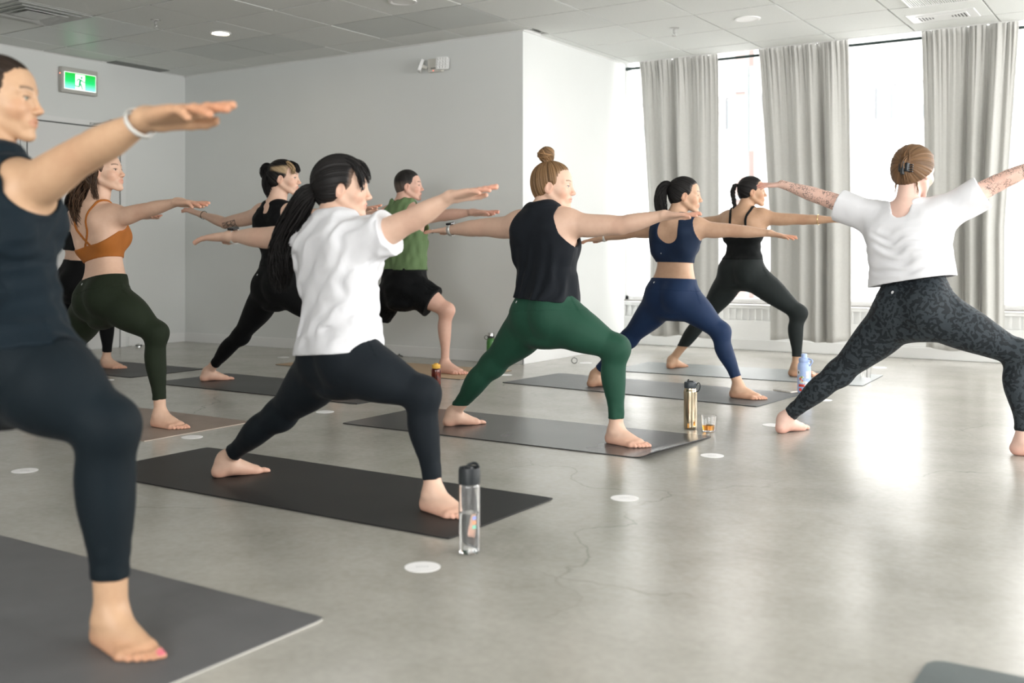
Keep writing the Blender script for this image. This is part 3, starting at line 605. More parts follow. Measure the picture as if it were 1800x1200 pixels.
class Grid:
    def __init__(s, lo, hi, h):
        s.lo = np.asarray(lo, float); s.h = h; s.n = np.ceil((np.asarray(hi, float) - s.lo) / h).astype(int) + 1
        s.D = np.full(s.n, .08, np.float32); s.ax = [(s.lo[i] + h*np.arange(s.n[i])).astype(np.float32) for i in range(3)]
    def box(s, lo, hi):
        i0 = np.clip(np.floor((lo - s.lo)/s.h).astype(int), 0, s.n); i1 = np.clip(np.ceil((hi - s.lo)/s.h).astype(int) + 1, 0, s.n)
        return i0, i1
    def add(s, prims, margin=.03):
        for p in prims:
            m = margin + p.k; i0, i1 = s.box(p.lo - m, p.hi + m)
            if np.any(i1 <= i0): continue
            sl = tuple(slice(a, b) for a, b in zip(i0, i1))
            X, Y, Z = (s.ax[0][sl[0]][:, None, None], s.ax[1][sl[1]][None, :, None], s.ax[2][sl[2]][None, None, :])
            d = p.fn(X, Y, Z).astype(np.float32)
            if p.op == 'u': s.D[sl] = smin(s.D[sl], d, p.k)
            elif p.op == 's': s.D[sl] = smax(s.D[sl], -d, p.k)
            else: s.D[sl] = smax(s.D[sl], d, p.k)
        return s
    def xyz(s): return s.ax[0][:, None, None], s.ax[1][None, :, None], s.ax[2][None, None, :]
    def plane(s, p, n, k=0):
        """keep the side that n points away from"""
        X, Y, Z = s.xyz(); n = nrm(n)
        d = ((X - p[0])*n[0] + (Y - p[1])*n[1] + (Z - p[2])*n[2]).astype(np.float32); s.D = smax(s.D, d, k); return s
    def at(s, P):
        P = np.atleast_2d(P); q = np.clip((P - s.lo)/s.h, 0, s.n - 1.001); i = q.astype(int); f = q - i; o = 0
        for a in (0, 1):
            for b in (0, 1):
                for c in (0, 1):
                    w = (f[:, 0] if a else 1-f[:, 0])*(f[:, 1] if b else 1-f[:, 1])*(f[:, 2] if c else 1-f[:, 2])
                    o = o + w*s.D[i[:, 0]+a, i[:, 1]+b, i[:, 2]+c]
        return o
    def grad(s, P):
        e = s.h; g = np.stack([s.at(P + e*np.eye(3)[i]) - s.at(P - e*np.eye(3)[i]) for i in range(3)], 1)
        return g/(np.linalg.norm(g, axis=1, keepdims=True) + 1e-9)
    def snap(s, P, off=0, it=6):
        P = np.atleast_2d(np.asarray(P, float)).copy()
        for _ in range(it): P -= np.clip((s.at(P) - off), -.03, .03)[:, None]*s.grad(P)
        return P
    def mesh(s):
        D = s.D; I = D < 0; n = s.n
        C = np.zeros(n - 1, np.int8)
        for a in (0, 1):
            for b in (0, 1):
                for c in (0, 1): C += I[a:n[0]-1+a, b:n[1]-1+b, c:n[2]-1+c]
        act = (C > 0) & (C < 8); ci = np.argwhere(act)
        if len(ci) == 0: return np.zeros((0, 3)), np.zeros((0, 4), int)
        idx = np.full(n - 1, -1, np.int32); idx[act] = np.arange(len(ci))
        cn = np.array([(a, b, c) for a in (0, 1) for b in (0, 1) for c in (0, 1)])
        val = np.stack([D[ci[:, 0]+a, ci[:, 1]+b, ci[:, 2]+c] for a, b, c in cn], 1)
        acc = np.zeros((len(ci), 3)); cnt = np.zeros(len(ci))
        for i in range(8):
            for j in range(i+1, 8):
                if np.abs(cn[i] - cn[j]).sum() != 1: continue
                va, vb = val[:, i], val[:, j]; m = (va < 0) != (vb < 0)
                t = np.where(m, va/np.where(m, va - vb, 1), 0)[:, None]
                acc += np.where(m[:, None], cn[i] + t*(cn[j] - cn[i]), 0); cnt += m
        vert = s.lo + s.h*(ci + acc/cnt[:, None])
        Q = []
        for ax in range(3):
            o = [1, 2] if ax == 0 else ([2, 0] if ax == 1 else [0, 1])
            A = np.take(I, range(n[ax]-1), ax); B = np.take(I, range(1, n[ax]), ax)
            e = np.argwhere(A != B); ok = (e[:, o[0]] > 0) & (e[:, o[1]] > 0) & (e[:, o[0]] < n[o[0]]-1) & (e[:, o[1]] < n[o[1]]-1); e = e[ok]
            s_in = A[e[:, 0], e[:, 1], e[:, 2]]
            def g(d0, d1):
                q = e.copy(); q[:, o[0]] += d0; q[:, o[1]] += d1; return idx[q[:, 0], q[:, 1], q[:, 2]]
            q = np.stack([g(-1, -1), g(0, -1), g(0, 0), g(-1, 0)], 1); q[~s_in] = q[~s_in][:, ::-1]; Q.append(q)
        Q = np.concatenate(Q); return vert, Q[(Q >= 0).all(1)]
# ---------------------------------------------------------------- the human figure
def loft(base, U, R0, F0, twist, L, st, k=.03):
    """elliptical trunk; st rows: (s, half width, front depth, back depth, lateral shift, forward shift) along base + s*L*U"""
    st = np.array(st, float); s0, s1 = st[0, 0], st[-1, 0]
    cols = [spline(st[:, 0], st[:, i], 900)[1].astype(np.float32) for i in range(1, 6)]; B_, U_, R_, F_ = (np.asarray(q, np.float32) for q in (base, U, R0, F0))
    def fn(X, Y, Z):
        px, py, pz = X - B_[0], Y - B_[1], Z - B_[2]
        s = (px*U_[0] + py*U_[1] + pz*U_[2]) / np.float32(L); u0 = px*R_[0] + py*R_[1] + pz*R_[2]; v0 = px*F_[0] + py*F_[1] + pz*F_[2]
        c = np.clip(s, s0, s1); th = np.float32(twist)*np.clip((c - np.float32(.05))/np.float32(.8), 0, 1); sn = th - th*th*th/6; ct = 1 - th*th/2
        i = ((c - np.float32(s0))*np.float32(899/(s1 - s0)) + np.float32(.5)).astype(np.int16); w, df, db, cu, cv = (q[i] for q in cols)
        u = u0*ct + v0*sn - cu; v = v0*ct - u0*sn - cv
        dd = np.where(v > 0, df, db); mn = np.minimum(w, dd)
        a = np.abs(u)/w; b = np.abs(v)/dd; g = np.abs(s - c)*np.float32(L/.6)/mn
        rho = (a*a*np.sqrt(a) + b*b*np.sqrt(b) + g*g*np.sqrt(g))**np.float32(.4)
        return (rho - 1)*mn*np.float32(.92)
    m = max(st[:, 1].max(), st[:, 2].max(), st[:, 3].max()) + .03
    ends = np.stack([base + U*L*s0, base + U*L*s1])
    return Prim(fn, ends.min(0) - m, ends.max(0) + m, k)
FEMALE = [(-.20, .100, .070, .085, 0, 0), (-.06, .158, .086, .112, 0, 0), (.06, .170, .092, .118, 0, -.004), (.18, .158, .092, .104, 0, 0), (.30, .134, .086, .084, 0, .006),
          (.42, .120, .082, .076, 0, .008), (.56, .126, .090, .082, 0, .006), (.70, .140, .098, .092, 0, 0), (.82, .146, .092, .096, 0, -.004), (.93, .118, .066, .082, 0, -.008), (1.0, .075, .05, .062, 0, -.01)]
MALE = [(-.20, .100, .075, .085, 0, 0), (-.06, .152, .092, .108, 0, 0), (.06, .158, .100, .108, 0, -.004), (.18, .150, .102, .096, 0, 0), (.30, .145, .104, .088, 0, .006),
        (.42, .145, .104, .086, 0, .008), (.56, .152, .106, .094, 0, .006), (.70, .166, .110, .104, 0, 0), (.82, .174, .104, .106, 0, -.004), (.93, .140, .076, .090, 0, -.008), (1.0, .085, .055, .066, 0, -.01)]
class Figure:
    """joints in metres, the figure's right side is the leading side"""
    def __init__(s, J, leg=1., arm=1., torso=1., male=False, head=1., yaw=20, pitch=0, roll=0, toeR=0, toeL=65, bust=1., glute=1., handup=(0, 0), curl=.12, hip=1., waist=1., calf=.86):
        s.J = J = {k: np.asarray(v, float) for k, v in J.items()}; s.male = male; s.hs = head
        s.U = nrm(J['neck'] - J['pel']); s.L = np.linalg.norm(J['neck'] - J['pel'])
        r = J['hipR'] - J['hipL']; s.R = nrm(r - (r@s.U)*s.U); s.F = np.cross(s.U, s.R)
        q = J['shR'] - J['shL']; s.tw = math.atan2(q@s.F, q@s.R); s.Rs = math.cos(s.tw)*s.R + math.sin(s.tw)*s.F; s.Fs = np.cross(s.U, s.Rs)
        st = [(a, b*torso*(hip if a < .2 else waist if a < .5 else 1), c*torso*(waist if .2 < a < .5 else 1), d*torso*(glute if a < .2 else 1), e, f) for a, b, c, d, e, f in (MALE if male else FEMALE)]
        P = s.at; T = torso
        s.trunk = [loft(J['pel'], s.U, s.R, s.F, s.tw, s.L, st)]
        for sg, n in ((1, 'R'), (-1, 'L')):
            s.trunk.append(ell(J['pel'] + sg*.074*T*hip*s.R - .060*T*s.F*glute + .005*s.U, (.084*T*hip, .074*T*glute, .092*T), np.stack([s.R, s.F, s.U]), .035))
            if not male: s.trunk.append(ell(P(.665, sg*.066*T, .082*T), (.056*bust, .05*bust, .058*bust), np.stack([s.Rs, s.Fs, s.U]), .04))
            sh = J['sh'+n]; el = J['el'+n]; ad = nrm(el - sh)
            s.trunk += [limb(P(.97, sg*.035, -.02), sh + .026*s.U - .02*ad, [.046*T, .042*T, .044*T], .05),
                        limb(P(.60, sg*.098*T, -.03), sh - .022*s.U, [.045*T, .046*T, .040*T], .05),
                        limb(P(.80, sg*.05*T, .055*T), sh - .01*s.U + .012*s.Fs, [.042*T, .042*T, .04*T], .05),
                        limb(P(.82, sg*.08*T, -.06*T), sh - .008*s.Fs, [.04*T, .042*T, .04*T], .05)]
        a = arm*(1.14 if male else 1); s.arms = {}
        for n, sg in (('R', 1), ('L', -1)):
            sh, el, wr = J['sh'+n], J['el'+n], J['wr'+n]; fl = nrm(np.cross(nrm(wr - el), s.Fs))
            s.arms[n] = [ell(sh + .012*nrm(el - sh) + .004*s.U, (.058*a, .053*a, .055*a), None, .035),
                         limb(sh, el, [.052*a, .050*a, .048*a, .045*a, .041*a, .0375*a], .02, off=(-s.U, [0, .002, .006, .004, 0, 0])),
                         limb(el, wr, [.038*a, .0415*a, .039*a, .033*a, .0265*a, .0232*a], .012, flat=(fl, .88))]
        s.legs = {}; g = leg
        for n, sg in (('R', 1), ('L', -1)):
            hp, kn, an = J['hip'+n], J['kn'+n], J['an'+n]; td = nrm(kn - hp); sd = nrm(an - kn)
            toe = math.radians(toeR if n == 'R' else toeL); fd = V(math.cos(toe), math.sin(toe), 0)
            back = -nrm(fd - (fd@sd)*sd)
            s.legs[n] = [limb(hp, kn, [.088*g, .094*g, .092*g,   .083*g, .070*g, .058*g, .051*g], .05, off=(-back, [0, .006, .010, .008, .004, 0])),
                         ell(kn - .010*back + .004*td, (.039*g, .039*g, .042*g), None, .045),
                         limb(kn, an, [.053*g*(calf*.5+.5), .055*g*calf*1.02, .058*g*calf, .055*g*calf, .046*g*calf, .037*g*calf, .033*g*(calf*.6+.4), .032*g*(calf*.6+.4)], .03, off=(back, [-.002, .007, .014, .012, .006, .001, 0, 0]))]
            setattr(s, 'fd'+n, fd)
        hy, hp = math.radians(yaw), math.radians(pitch)
        f = V(math.cos(hy)*math.cos(hp), math.sin(hy)*math.cos(hp), math.sin(hp)); l = nrm(np.cross(V(0, 0, 1), f)); up = np.cross(f, l)
        rr = math.radians(roll); l, up = l*math.cos(rr) + up*math.sin(rr), up*math.cos(rr) - l*math.sin(rr)
        s.HM = np.stack([f, l, up]); s.hc = J['head']
        nb = J['neck'] - .02*s.U; nt = s.hp(-.018, 0, -.055); n_ = (1.18 if male else 1.0)
        s.neck = [limb(nb, nt, [.058*n_, .050*n_, .046*n_, .044*n_], .022), limb(s.hp(-.045, 0, -.02), P(.92, 0, -.05*T), [.034*n_, .036*n_, .042*n_], .035)]
        s.handup = handup; s.curl = curl
    def at(s, t, u=0, v=0): return s.J['pel'] + t*s.L*s.U + u*s.Rs + v*s.Fs
    def pat(s, t, u=0, v=0): return s.J['pel'] + t*s.L*s.U + u*s.R + v*s.F
    def hp(s, x, y, z): return s.hc + s.hs*(x*s.HM[0] + y*s.HM[1] + z*s.HM[2])
    def hl(s, P): return ((np.asarray(P) - s.hc) @ s.HM.T)/s.hs
    def hell(s, c, r, k=.01, op='u', tilt=0):
        M = s.HM
        if tilt: c_, s_ = math.cos(tilt), math.sin(tilt); M = np.stack([c_*M[0] + s_*M[2], M[1], c_*M[2] - s_*M[0]])
        return ell(s.hp(*c), np.array(r)*s.hs, M, k*s.hs, op)
    def hlimb(s, a, b, pr, k=.01, **kw): return limb(s.hp(*a), s.hp(*b), [p*s.hs for p in pr], k*s.hs, **kw)
    def head(s, fine=True):
        jw = 1.12 if s.male else 1.0; fm = 0 if s.male else 1
        p = [s.hell((-.014, 0, .032), (.096, .076, .086)), s.hell((.030, 0, .042), (.055, .062, .056), .02), s.hell((.020, 0, -.012), (.064, .064, .070), .025), s.hell((.046, 0, -.045), (.036, .043*jw, .045), .025)]
        for y in (1, -1):
            p += [s.hlimb((-.006, y*.056*jw, -.040), (.064, y*.014, -.094), [.015, .015*jw, .013], .02), s.hell((.052, y*.043, -.022), (.026, .021, .023), .022),
                  s.hlimb((.078, y*.014, .026), (.062, y*.050, .026), [.008 + .004*(1-fm), .009 + .003*(1-fm), .008], .018)]
        p += [s.hell((.076, 0, -.096), (.0155, .018*jw, .0145), .014), s.hell((.074, 0, -.060), (.018, .025, .022), .018)]
        for y in (1, -1):
            p += [s.hell((.100, y*.033, .004), (.021, .017, .0125), .016, 's'), s.hell((.0690, y*.032, .004), (.0165, .0165, .0145), .006)]
            p += [s.hell((.0865, y*.0325, .0032), (.0085, .0135, .0054), .003, 's')]
        p += [s.hlimb((.083, 0, .020), (.102, 0, -.025), [.0072, .0072, .0088], .012), s.hell((.1035, 0, -.0285), (.0105, .0092, .0082), .008)]
        for y in (1, -1): p += [s.hell((.0945, y*.0105, -.0325), (.0100, .0068, .0065), .006)]
        p += [s.hell((.0850, 0, -.0548), (.0102, .0205, .0055), .007), s.hell((.0828, 0, -.0662), (.0105, .0190, .0062), .007)]
        if fine: p += [s.hell((.0950, 0, -.0606), (.006, .022, .0015), .003, 's')]
        for y in (1, -1):
            p += [s.hell((-.010, y*.076, -.006), (.0195, .0075, .031), .008, 'u', -.22), s.hell((-.004, y*.083, -.002), (.0105, .006, .019), .006, 's', -.22)]
        return p
    def hand(s, n):
        """palm, four fingers and a thumb; back of the hand up"""
        J = s.J; wr, tip = J['wr'+n], J['tip'+n]; x = nrm(tip - wr); L = np.linalg.norm(tip - wr); sg = 1 if n == 'R' else -1
        z = nrm(V(0, 0, 1) - x[2]*x + .0*s.Fs); y = np.cross(z, x)*sg   # y = thumb side
        tl = math.radians(s.handup[0 if n == 'R' else 1]); y, z = y*math.cos(tl) + z*math.sin(tl), z*math.cos(tl) - y*math.sin(tl)
        q = L/.178; W = lambda a, b, c: wr + q*(a*x + b*y + c*z); m = 1.12 if s.male else 1.0
        pr = []; fing = [(.0265, .092, .068, .0082), (.0085, .097, .076, .0084), (-.0095, .093, .070, .0080), (-.0265, .085, .055, .0070)]
        for b, kx, ln, r in fing:
            pr.append(limb(W(.004, b*.52, 0), W(kx, b, 0), [.0105*q*m, .0130*q*m, .0125*q*m, (r+.0022)*q*m], .014*q, flat=(z, .82)))
        pr.append(limb(W(.0, .009, 0), W(.0, -.009, 0), [.0165*q*m, .0165*q*m], .014*q, flat=(z, .9)))
        for i, (b, kx, ln, r) in enumerate(fing):
            ang = s.curl*(.35 + .35*i); sp = b*4.6
            a = W(kx - .004, b, .001); d0 = nrm(x*math.cos(sp) + y*math.sin(sp)*1.0); cur = a; th = (-.12, -.04, .05, .14)[i]
            for f_, rr in ((.45, r), (.30, r*.92), (.25, r*.85)):
                d = d0*math.cos(th) - z*math.sin(th); nx = cur + d*ln*f_*q; pr.append(limb(cur, nx, [rr*1.03*q*m, rr*.97*q*m], .0035*q)); cur = nx; th += ang
        a = W(.014, .018, -.004); b = W(.050, .043, -.010); c = W(.076, .053, -.012); e = W(.098, .054, -.011)
        pr += [limb(a, b, [.017*q*m, .0135*q*m, .0105*q*m], .014*q), limb(b, c, [.0103*q*m, .0092*q*m], .004*q), limb(c, e, [.0092*q*m, .0078*q*m], .004*q)]
        return pr
    def foot(s, n, sc=.95):
        J = s.J; an = J['an'+n]; fd = getattr(s, 'fd'+n); sg = 1 if n == 'R' else -1; y = V(-fd[1], fd[0], 0)*sg   # y = big toe side
        o = V(an[0], an[1], 0); q = sc*(1.1 if s.male else .98); W = lambda a, b, c: o + q*(a*fd + b*y) + V(0, 0, q*c); zz = V(0, 0, 1)
        pr = [ell(W(-.028, 0, .030), (.034*q, .030*q, .031*q), np.stack([fd, y, zz]), .02), limb(an, W(-.006, 0, .05), [.033*q, .036*q, .035*q], .02), ell(W(.0, .028, .07), (.013*q, .011*q, .013*q), None, .014), ell(W(-.004, -.028, .062), (.012*q, .010*q, .012*q), None, .014),
              limb(W(-.002, 0, .062), W(.112, .012, .018), [.036*q, .034*q, .029*q, .021*q], .025), limb(W(-.02, -.012, .022), W(.108, -.032, .012), [.024*q, .021*q, .016*q], .02),
              limb(W(.02, .016, .04), W(.122, .026, .017), [.026*q, .023*q, .019*q], .02), limb(W(.122, .026, .014), W(.114, -.034, .011), [.0175*q, .016*q, .013*q], .018)]
        for b, x0, x1, r in ((.031, .128, .172, .0125), (.0125, .134, .170, .0088), (-.004, .130, .162, .0082), (-.019, .124, .152, .0078), (-.033, .114, .138, .0075)):
            pr += [limb(W(x0, b*.92, .014), W((x0+x1)/2+.006, b, .016), [r*1.0*q, r*.95*q], .008), limb(W((x0+x1)/2+.006, b, .016), W(x1, b*.98, .0095), [r*.95*q, r*1.02*q], .003)]
        return pr
    def all(s): return s.trunk + s.neck + s.legs['R'] + s.legs['L'] + s.arms['R'] + s.arms['L']
def bounds(prims, pad):
    return np.min([p.lo for p in prims if p.op == 'u'], 0) - pad, np.max([p.hi for p in prims if p.op == 'u'], 0) + pad
def solid(prims, h, inflate=0, pad=.02, lo=None, hi=None, floor=None, extra=None):
    l, u = bounds(prims, pad + inflate); l = l if lo is None else np.maximum(l, lo); u = u if hi is None else np.minimum(u, hi)
    G = Grid(l, u, h).add(prims, .03 + inflate)
    if inflate: G.D -= inflate
    if floor is not None: G.plane(V(0, 0, floor), V(0, 0, -1), .004)
    return G
# ================================================================ people
def np_mesh(name, parts, mat, parent=None, loc=(0, 0, 0), cols=None):
    vs, fs, o = [], [], 0
    for v, f in parts: vs.append(v); fs.append(f + o); o += len(v)
    v = np.concatenate(vs) - np.asarray(loc, float); f = np.concatenate(fs); k = f.shape[1]
    me = bpy.data.meshes.new(name); me.vertices.add(len(v)); me.vertices.foreach_set('co', v.astype(np.float32).ravel())
    me.loops.add(len(f)*k); me.loops.foreach_set('vertex_index', f.astype(np.int32).ravel())
    me.polygons.add(len(f)); me.polygons.foreach_set('loop_start', np.arange(0, len(f)*k, k, dtype=np.int32)); me.polygons.foreach_set('use_smooth', np.ones(len(f), bool))
    if cols is not None:
        a = me.color_attributes.new('Col', 'FLOAT_COLOR', 'POINT'); c = np.ones((len(v), 4), np.float32); c[:, :cols.shape[1]] = cols; a.data.foreach_set('color', c.ravel())
    me.update(calc_edges=True); me.materials.append(mat); ob = bpy.data.objects.new(name, me); link(ob, parent); return ob
def skin_mat(name, tattoo=None):
    t = NT(name); at = t.n('ShaderNodeVertexColor', _layer_name='Col'); v = t.coord()
    c = t.mix(.10, at.outputs['Color'], t.ramp(t.noise(v, 45, 4), [(.3, (.30, .12, .08)), (.7, (1, .82, .72))]), 'SOFT_LIGHT')
    if tattoo:
        vo = t.n('ShaderNodeTexVoronoi', _feature='DISTANCE_TO_EDGE', Scale=tattoo); t.l(v, vo.inputs['Vector']); ed = t.ramp(vo.outputs['Distance'], [(.04, (1, 1, 1)), (.085, (0, 0, 0))])
        v2 = t.n('ShaderNodeTexVoronoi', Scale=tattoo*2.2); t.l(v, v2.inputs['Vector']); dt = t.ramp(v2.outputs['Distance'], [(.30, (1, 1, 1)), (.38, (0, 0, 0))])
        blob = t.ramp(t.noise(v, tattoo*.32, 2), [(.46, (0, 0, 0)), (.52, (1, 1, 1))])
        ink = t.mix(blob, dt, ed); msk = t.ramp(t.noise(v, tattoo*.22 + 3, 2), [(.46, (0, 0, 0)), (.50, (1, 1, 1))])
        ink = t.math('MULTIPLY', t.math('MULTIPLY', ink, msk), t.math('SUBTRACT', 1.0, at.outputs['Alpha'])); c = t.mix(t.math('MULTIPLY', ink, .82), c, (.035, .04, .045))
    t.set(Base__Color=c, Roughness=.48, Specular__IOR__Level=.4)
    t.bump(t.noise(v, 420, 3), .06, .001); return t.m
M['skin'] = skin_mat('skin'); M['skin_tattoo'] = skin_mat('tattooed_skin', 84.0)
def hair_mat():
    t = NT('hair'); at = t.n('ShaderNodeVertexColor', _layer_name='Col'); t.set(Base__Color=at.outputs['Color'], Roughness=.5, Specular__IOR__Level=.22); return t.m
M['hair'] = hair_mat()
def fabric(name, col, rough=.75, sheen=.25, wr=.25, wscale=14, var=.10, spec=.25):
    if max(col) < .05: col = tuple(x*.62 for x in col); spec = .14
    t = NT(name); v = t.coord(); n1 = t.noise(v, 5, 3); c = t.ramp(n1, [(.3, tuple(x*(1-var) for x in col)), (.7, tuple(min(1, x*(1+var)) for x in col))])
    t.set(Base__Color=c, Roughness=rough, Specular__IOR__Level=spec, Sheen__Weight=sheen*.12, Sheen__Roughness=.5)
    v2 = t.coord((1, 1, .55)); h = t.math('ADD', t.math('MULTIPLY', t.noise(v2, wscale, 2, .45), 1.0), t.math('MULTIPLY', t.noise(v, 700, 2), .02)); t.bump(h, wr, .02); return t.m
def camo():
    t = NT('leopard_print_knit'); v = t.coord(); n0 = t.n('ShaderNodeTexNoise', Scale=13.0, Detail=1.0); t.l(v, n0.inputs['Vector'])
    sc = t.n('ShaderNodeVectorMath', _operation='SCALE'); sc.inputs['Scale'].default_value = .05; t.l(n0.outputs['Color'], sc.inputs[0]); ad = t.n('ShaderNodeVectorMath', _operation='ADD'); t.l(v, ad.inputs[0]); t.l(sc.outputs[0], ad.inputs[1])
    nn = t.n('ShaderNodeTexNoise', Scale=60.0, Detail=1.5, Roughness=.4, Distortion=.25); t.l(ad.outputs[0], nn.inputs['Vector'])
    m = t.ramp(nn.outputs['Fac'], [(.485, (0, 0, 0)), (.505, (1, 1, 1))])
    t.set(Base__Color=t.mix(m, (.011, .0145, .018), (.032, .041, .049)), Roughness=.7, Sheen__Weight=.02, Specular__IOR__Level=.25); t.bump(t.noise(v, 13, 2), .2, .02); return t.m
def snoise(seed, n=6, lo=.05, hi=.12, stretch=(1, 1, 1)):
    """smooth folds: a few random plane waves"""
    r = np.random.RandomState(seed); K = r.randn(n, 3)*np.array(stretch); K /= np.linalg.norm(K, axis=1)[:, None]; K *= (2*np.pi/r.uniform(lo, hi, n))[:, None]; ph = r.uniform(0, 6.28, n)
    return lambda X, Y, Z: sum(np.sin(K[i, 0]*X + K[i, 1]*Y + K[i, 2]*Z + ph[i]) for i in range(n))/math.sqrt(n)
def chain_d(pts, r):
    P = [limb(pts[i], pts[i+1], [r[i] if hasattr(r, '__len__') else r, r[i+1] if hasattr(r, '__len__') else r], 0) for i in range(len(pts)-1)]
    return P
class Person:
    def __init__(s, label, J, skin, hair, eye=(.12, .07, .04), h=.006, hh=.003, hand_h=.0024, tattoo=False, floor=.0052, nail=None, **kw):
        s.nail = nail
        s.fig = f = Figure(J, **kw); s.h = h; s.hcol = np.array(hair, float); s.skin = np.array(skin, float)
        c = (f.J['anR'] + f.J['anL'])/2; s.o = np.array([c[0], c[1], 0]); s.root = empty('person', tuple(s.o)); tag(s.root, label, 'person', 'people in the lunge pose')
        s.A = f.all(); parts = [solid(s.A, h).mesh()]; hc = f.hc
        parts.append(solid(s.A + f.head(), hh, lo=hc - V(.15, .15, .135)*f.hs, hi=hc + .16).mesh())
        for n in 'RL':
            wr, tip = f.J['wr'+n], f.J['tip'+n]; parts.append(solid(s.A + f.hand(n), hand_h, lo=np.minimum(wr, tip) - .07, hi=np.maximum(wr, tip) + .07).mesh())
            an = f.J['an'+n]; parts.append(solid(s.A + f.foot(n), .0028, lo=an - V(.3, .3, .1), hi=an + V(.3, .3, .075), floor=floor).mesh())
        P = np.concatenate([v for v, _ in parts]); s.body = np_mesh('body', parts, M['skin_tattoo'] if tattoo else M['skin'], s.root, s.o, s.colour(P, tattoo)); s.eyes(eye)
    def colour(s, P, tattoo):
        f = s.fig; C = np.repeat(s.skin[None], len(P), 0); red = np.array([1.02, .80, .76])
        def blush(mask, amt): nonlocal C; C = C*(1 - amt*mask[:, None]) + C*red*(amt*mask[:, None])
        g = lambda c, r: np.exp(-(((P - c)**2).sum(1))/r**2)
        for n in 'RL':
            J = f.J; blush(g(J['tip'+n], .07), .9); blush(g(J['el'+n], .05), .35); blush(g(J['kn'+n], .07), .35); blush(np.clip(1 - P[:, 2]/.05, 0, 1), .45)
            hd = nrm(J['tip'+n] - J['wr'+n]); blush(np.clip(((P - J['wr'+n]) @ hd)/.15, 0, 1)*(np.linalg.norm(P - J['wr'+n], axis=1) < .25), .35)
        q = f.hl(P); m = lambda c, r: np.clip(1.35 - np.sqrt((((q - np.array(c))/np.array(r))**2).sum(1)), 0, .35)/.35
        near = (np.abs(q) < .14).all(1)
        for y in (1, -1):
            blush(m((.070, y*.045, -.028), (.03, .03, .025))*near, .35); blush(m((-.008, y*.082, -.006), (.025, .015, .035))*near, .45)
        blush(m((.105, 0, -.028), (.018, .014, .014))*near, .30)
        lip = m((.093, 0, -.0605), (.018, .0235, .0115))*near; L = s.skin*np.array([.86, .52, .50]); C = C*(1-lip[:, None]*.55) + L*lip[:, None]*.55
        dk = np.minimum(s.hcol*.9 + .01, s.skin*.4)
        for y in (1, -1):
            yy = q[:, 1]*y; arch = .0285 + .005*np.sin(np.clip((yy - .012)/.042, 0, 1)*2.6) ; br = np.clip(1.4 - np.abs(q[:, 2] - arch)/.0038, 0, 1)*((yy > .013) & (yy < .054) & (q[:, 0] > .05))*near
            C = C*(1-br[:, None]*.75) + dk*br[:, None]*.75
            la = m((.084, y*.0325, .0072), (.010, .0155, .0030))*near; C = C*(1-la[:, None]*.8) + np.array([.03, .02, .016])*la[:, None]*.8
        for n in 'RL':      # toenails
            an = f.J['an'+n]; fd = getattr(f, 'fd'+n); y = V(-fd[1], fd[0], 0)*(1 if n == 'R' else -1); q_ = .95*(1.1 if f.male else .98)
            for b_, x_, r_ in ((.031, .172, .0085), (.0125, .170, .0058), (-.004, .162, .0055), (-.019, .152, .0052), (-.033, .138, .005)):
                c_ = V(an[0], an[1], 0) + q_*(x_*fd + b_*.98*y) + V(0, 0, .019 if r_ > .007 else .0165); w = np.clip(1.5 - np.linalg.norm(P - c_, axis=1)/r_, 0, .5)[:, None]*2*.6; C = C*(1-w) + np.array(s.nail if s.nail and r_ > .007 else s.skin*np.array([1.05, .84, .82]))*w
        if f.male:
            bd = m((.085, 0, -.088), (.025, .022, .022))*near*.7; mu = m((.094, 0, -.047), (.014, .026, .005))*near*.75
            for w in (bd, mu): C = C*(1-w[:, None]) + s.skin*.22*w[:, None]
        al = np.ones((len(P), 1))
        if tattoo:
            for n in 'RL':
                a = f.J['el'+n]; b = f.J['wr'+n]; sh = f.J['sh'+n]
                for p0, p1 in ((a, b), (sh + .45*(a-sh), a)):
                    t = np.clip(((P-p0) @ (p1-p0))/((p1-p0) @ (p1-p0)), 0, 1); d = np.linalg.norm(P - (p0 + t[:, None]*(p1-p0)), axis=1); al[d < .065] = 0
        return np.concatenate([C, al], 1)
    def eyes(s, iris):
        f = s.fig; n, m = 20, 14; th = np.linspace(0, math.pi, m); ph = np.linspace(0, 2*math.pi, n, endpoint=False)
        loc = np.array([(math.cos(t), math.sin(t)*math.cos(p), math.sin(t)*math.sin(p)) for t in th for p in ph]); fc = np.array([(i*n+k, i*n+(k+1) % n, (i+1)*n+(k+1) % n, (i+1)*n+k) for i in range(m-1) for k in range(n)])
        ang = np.arccos(np.clip(loc[:, 0], -1, 1)); col = np.where((ang < .22)[:, None], np.array([[.01, .01, .01]]), np.where((ang < .50)[:, None], np.array([iris]), np.array([[.78, .75, .73]])))
        for y in (1, -1):
            c = f.hp(.0705, y*.0322, .0035); v = c + .0126*f.hs*(loc @ f.HM); np_mesh('eye', [(v, fc)], M['hair'], s.root, s.o, col)
    # ---------------- clothing
    def add(s, name, parts, mat, cols=None, parent=None): return np_mesh(name, parts if isinstance(parts, list) else [parts], mat, s.root if parent is None else parent, s.o, cols)
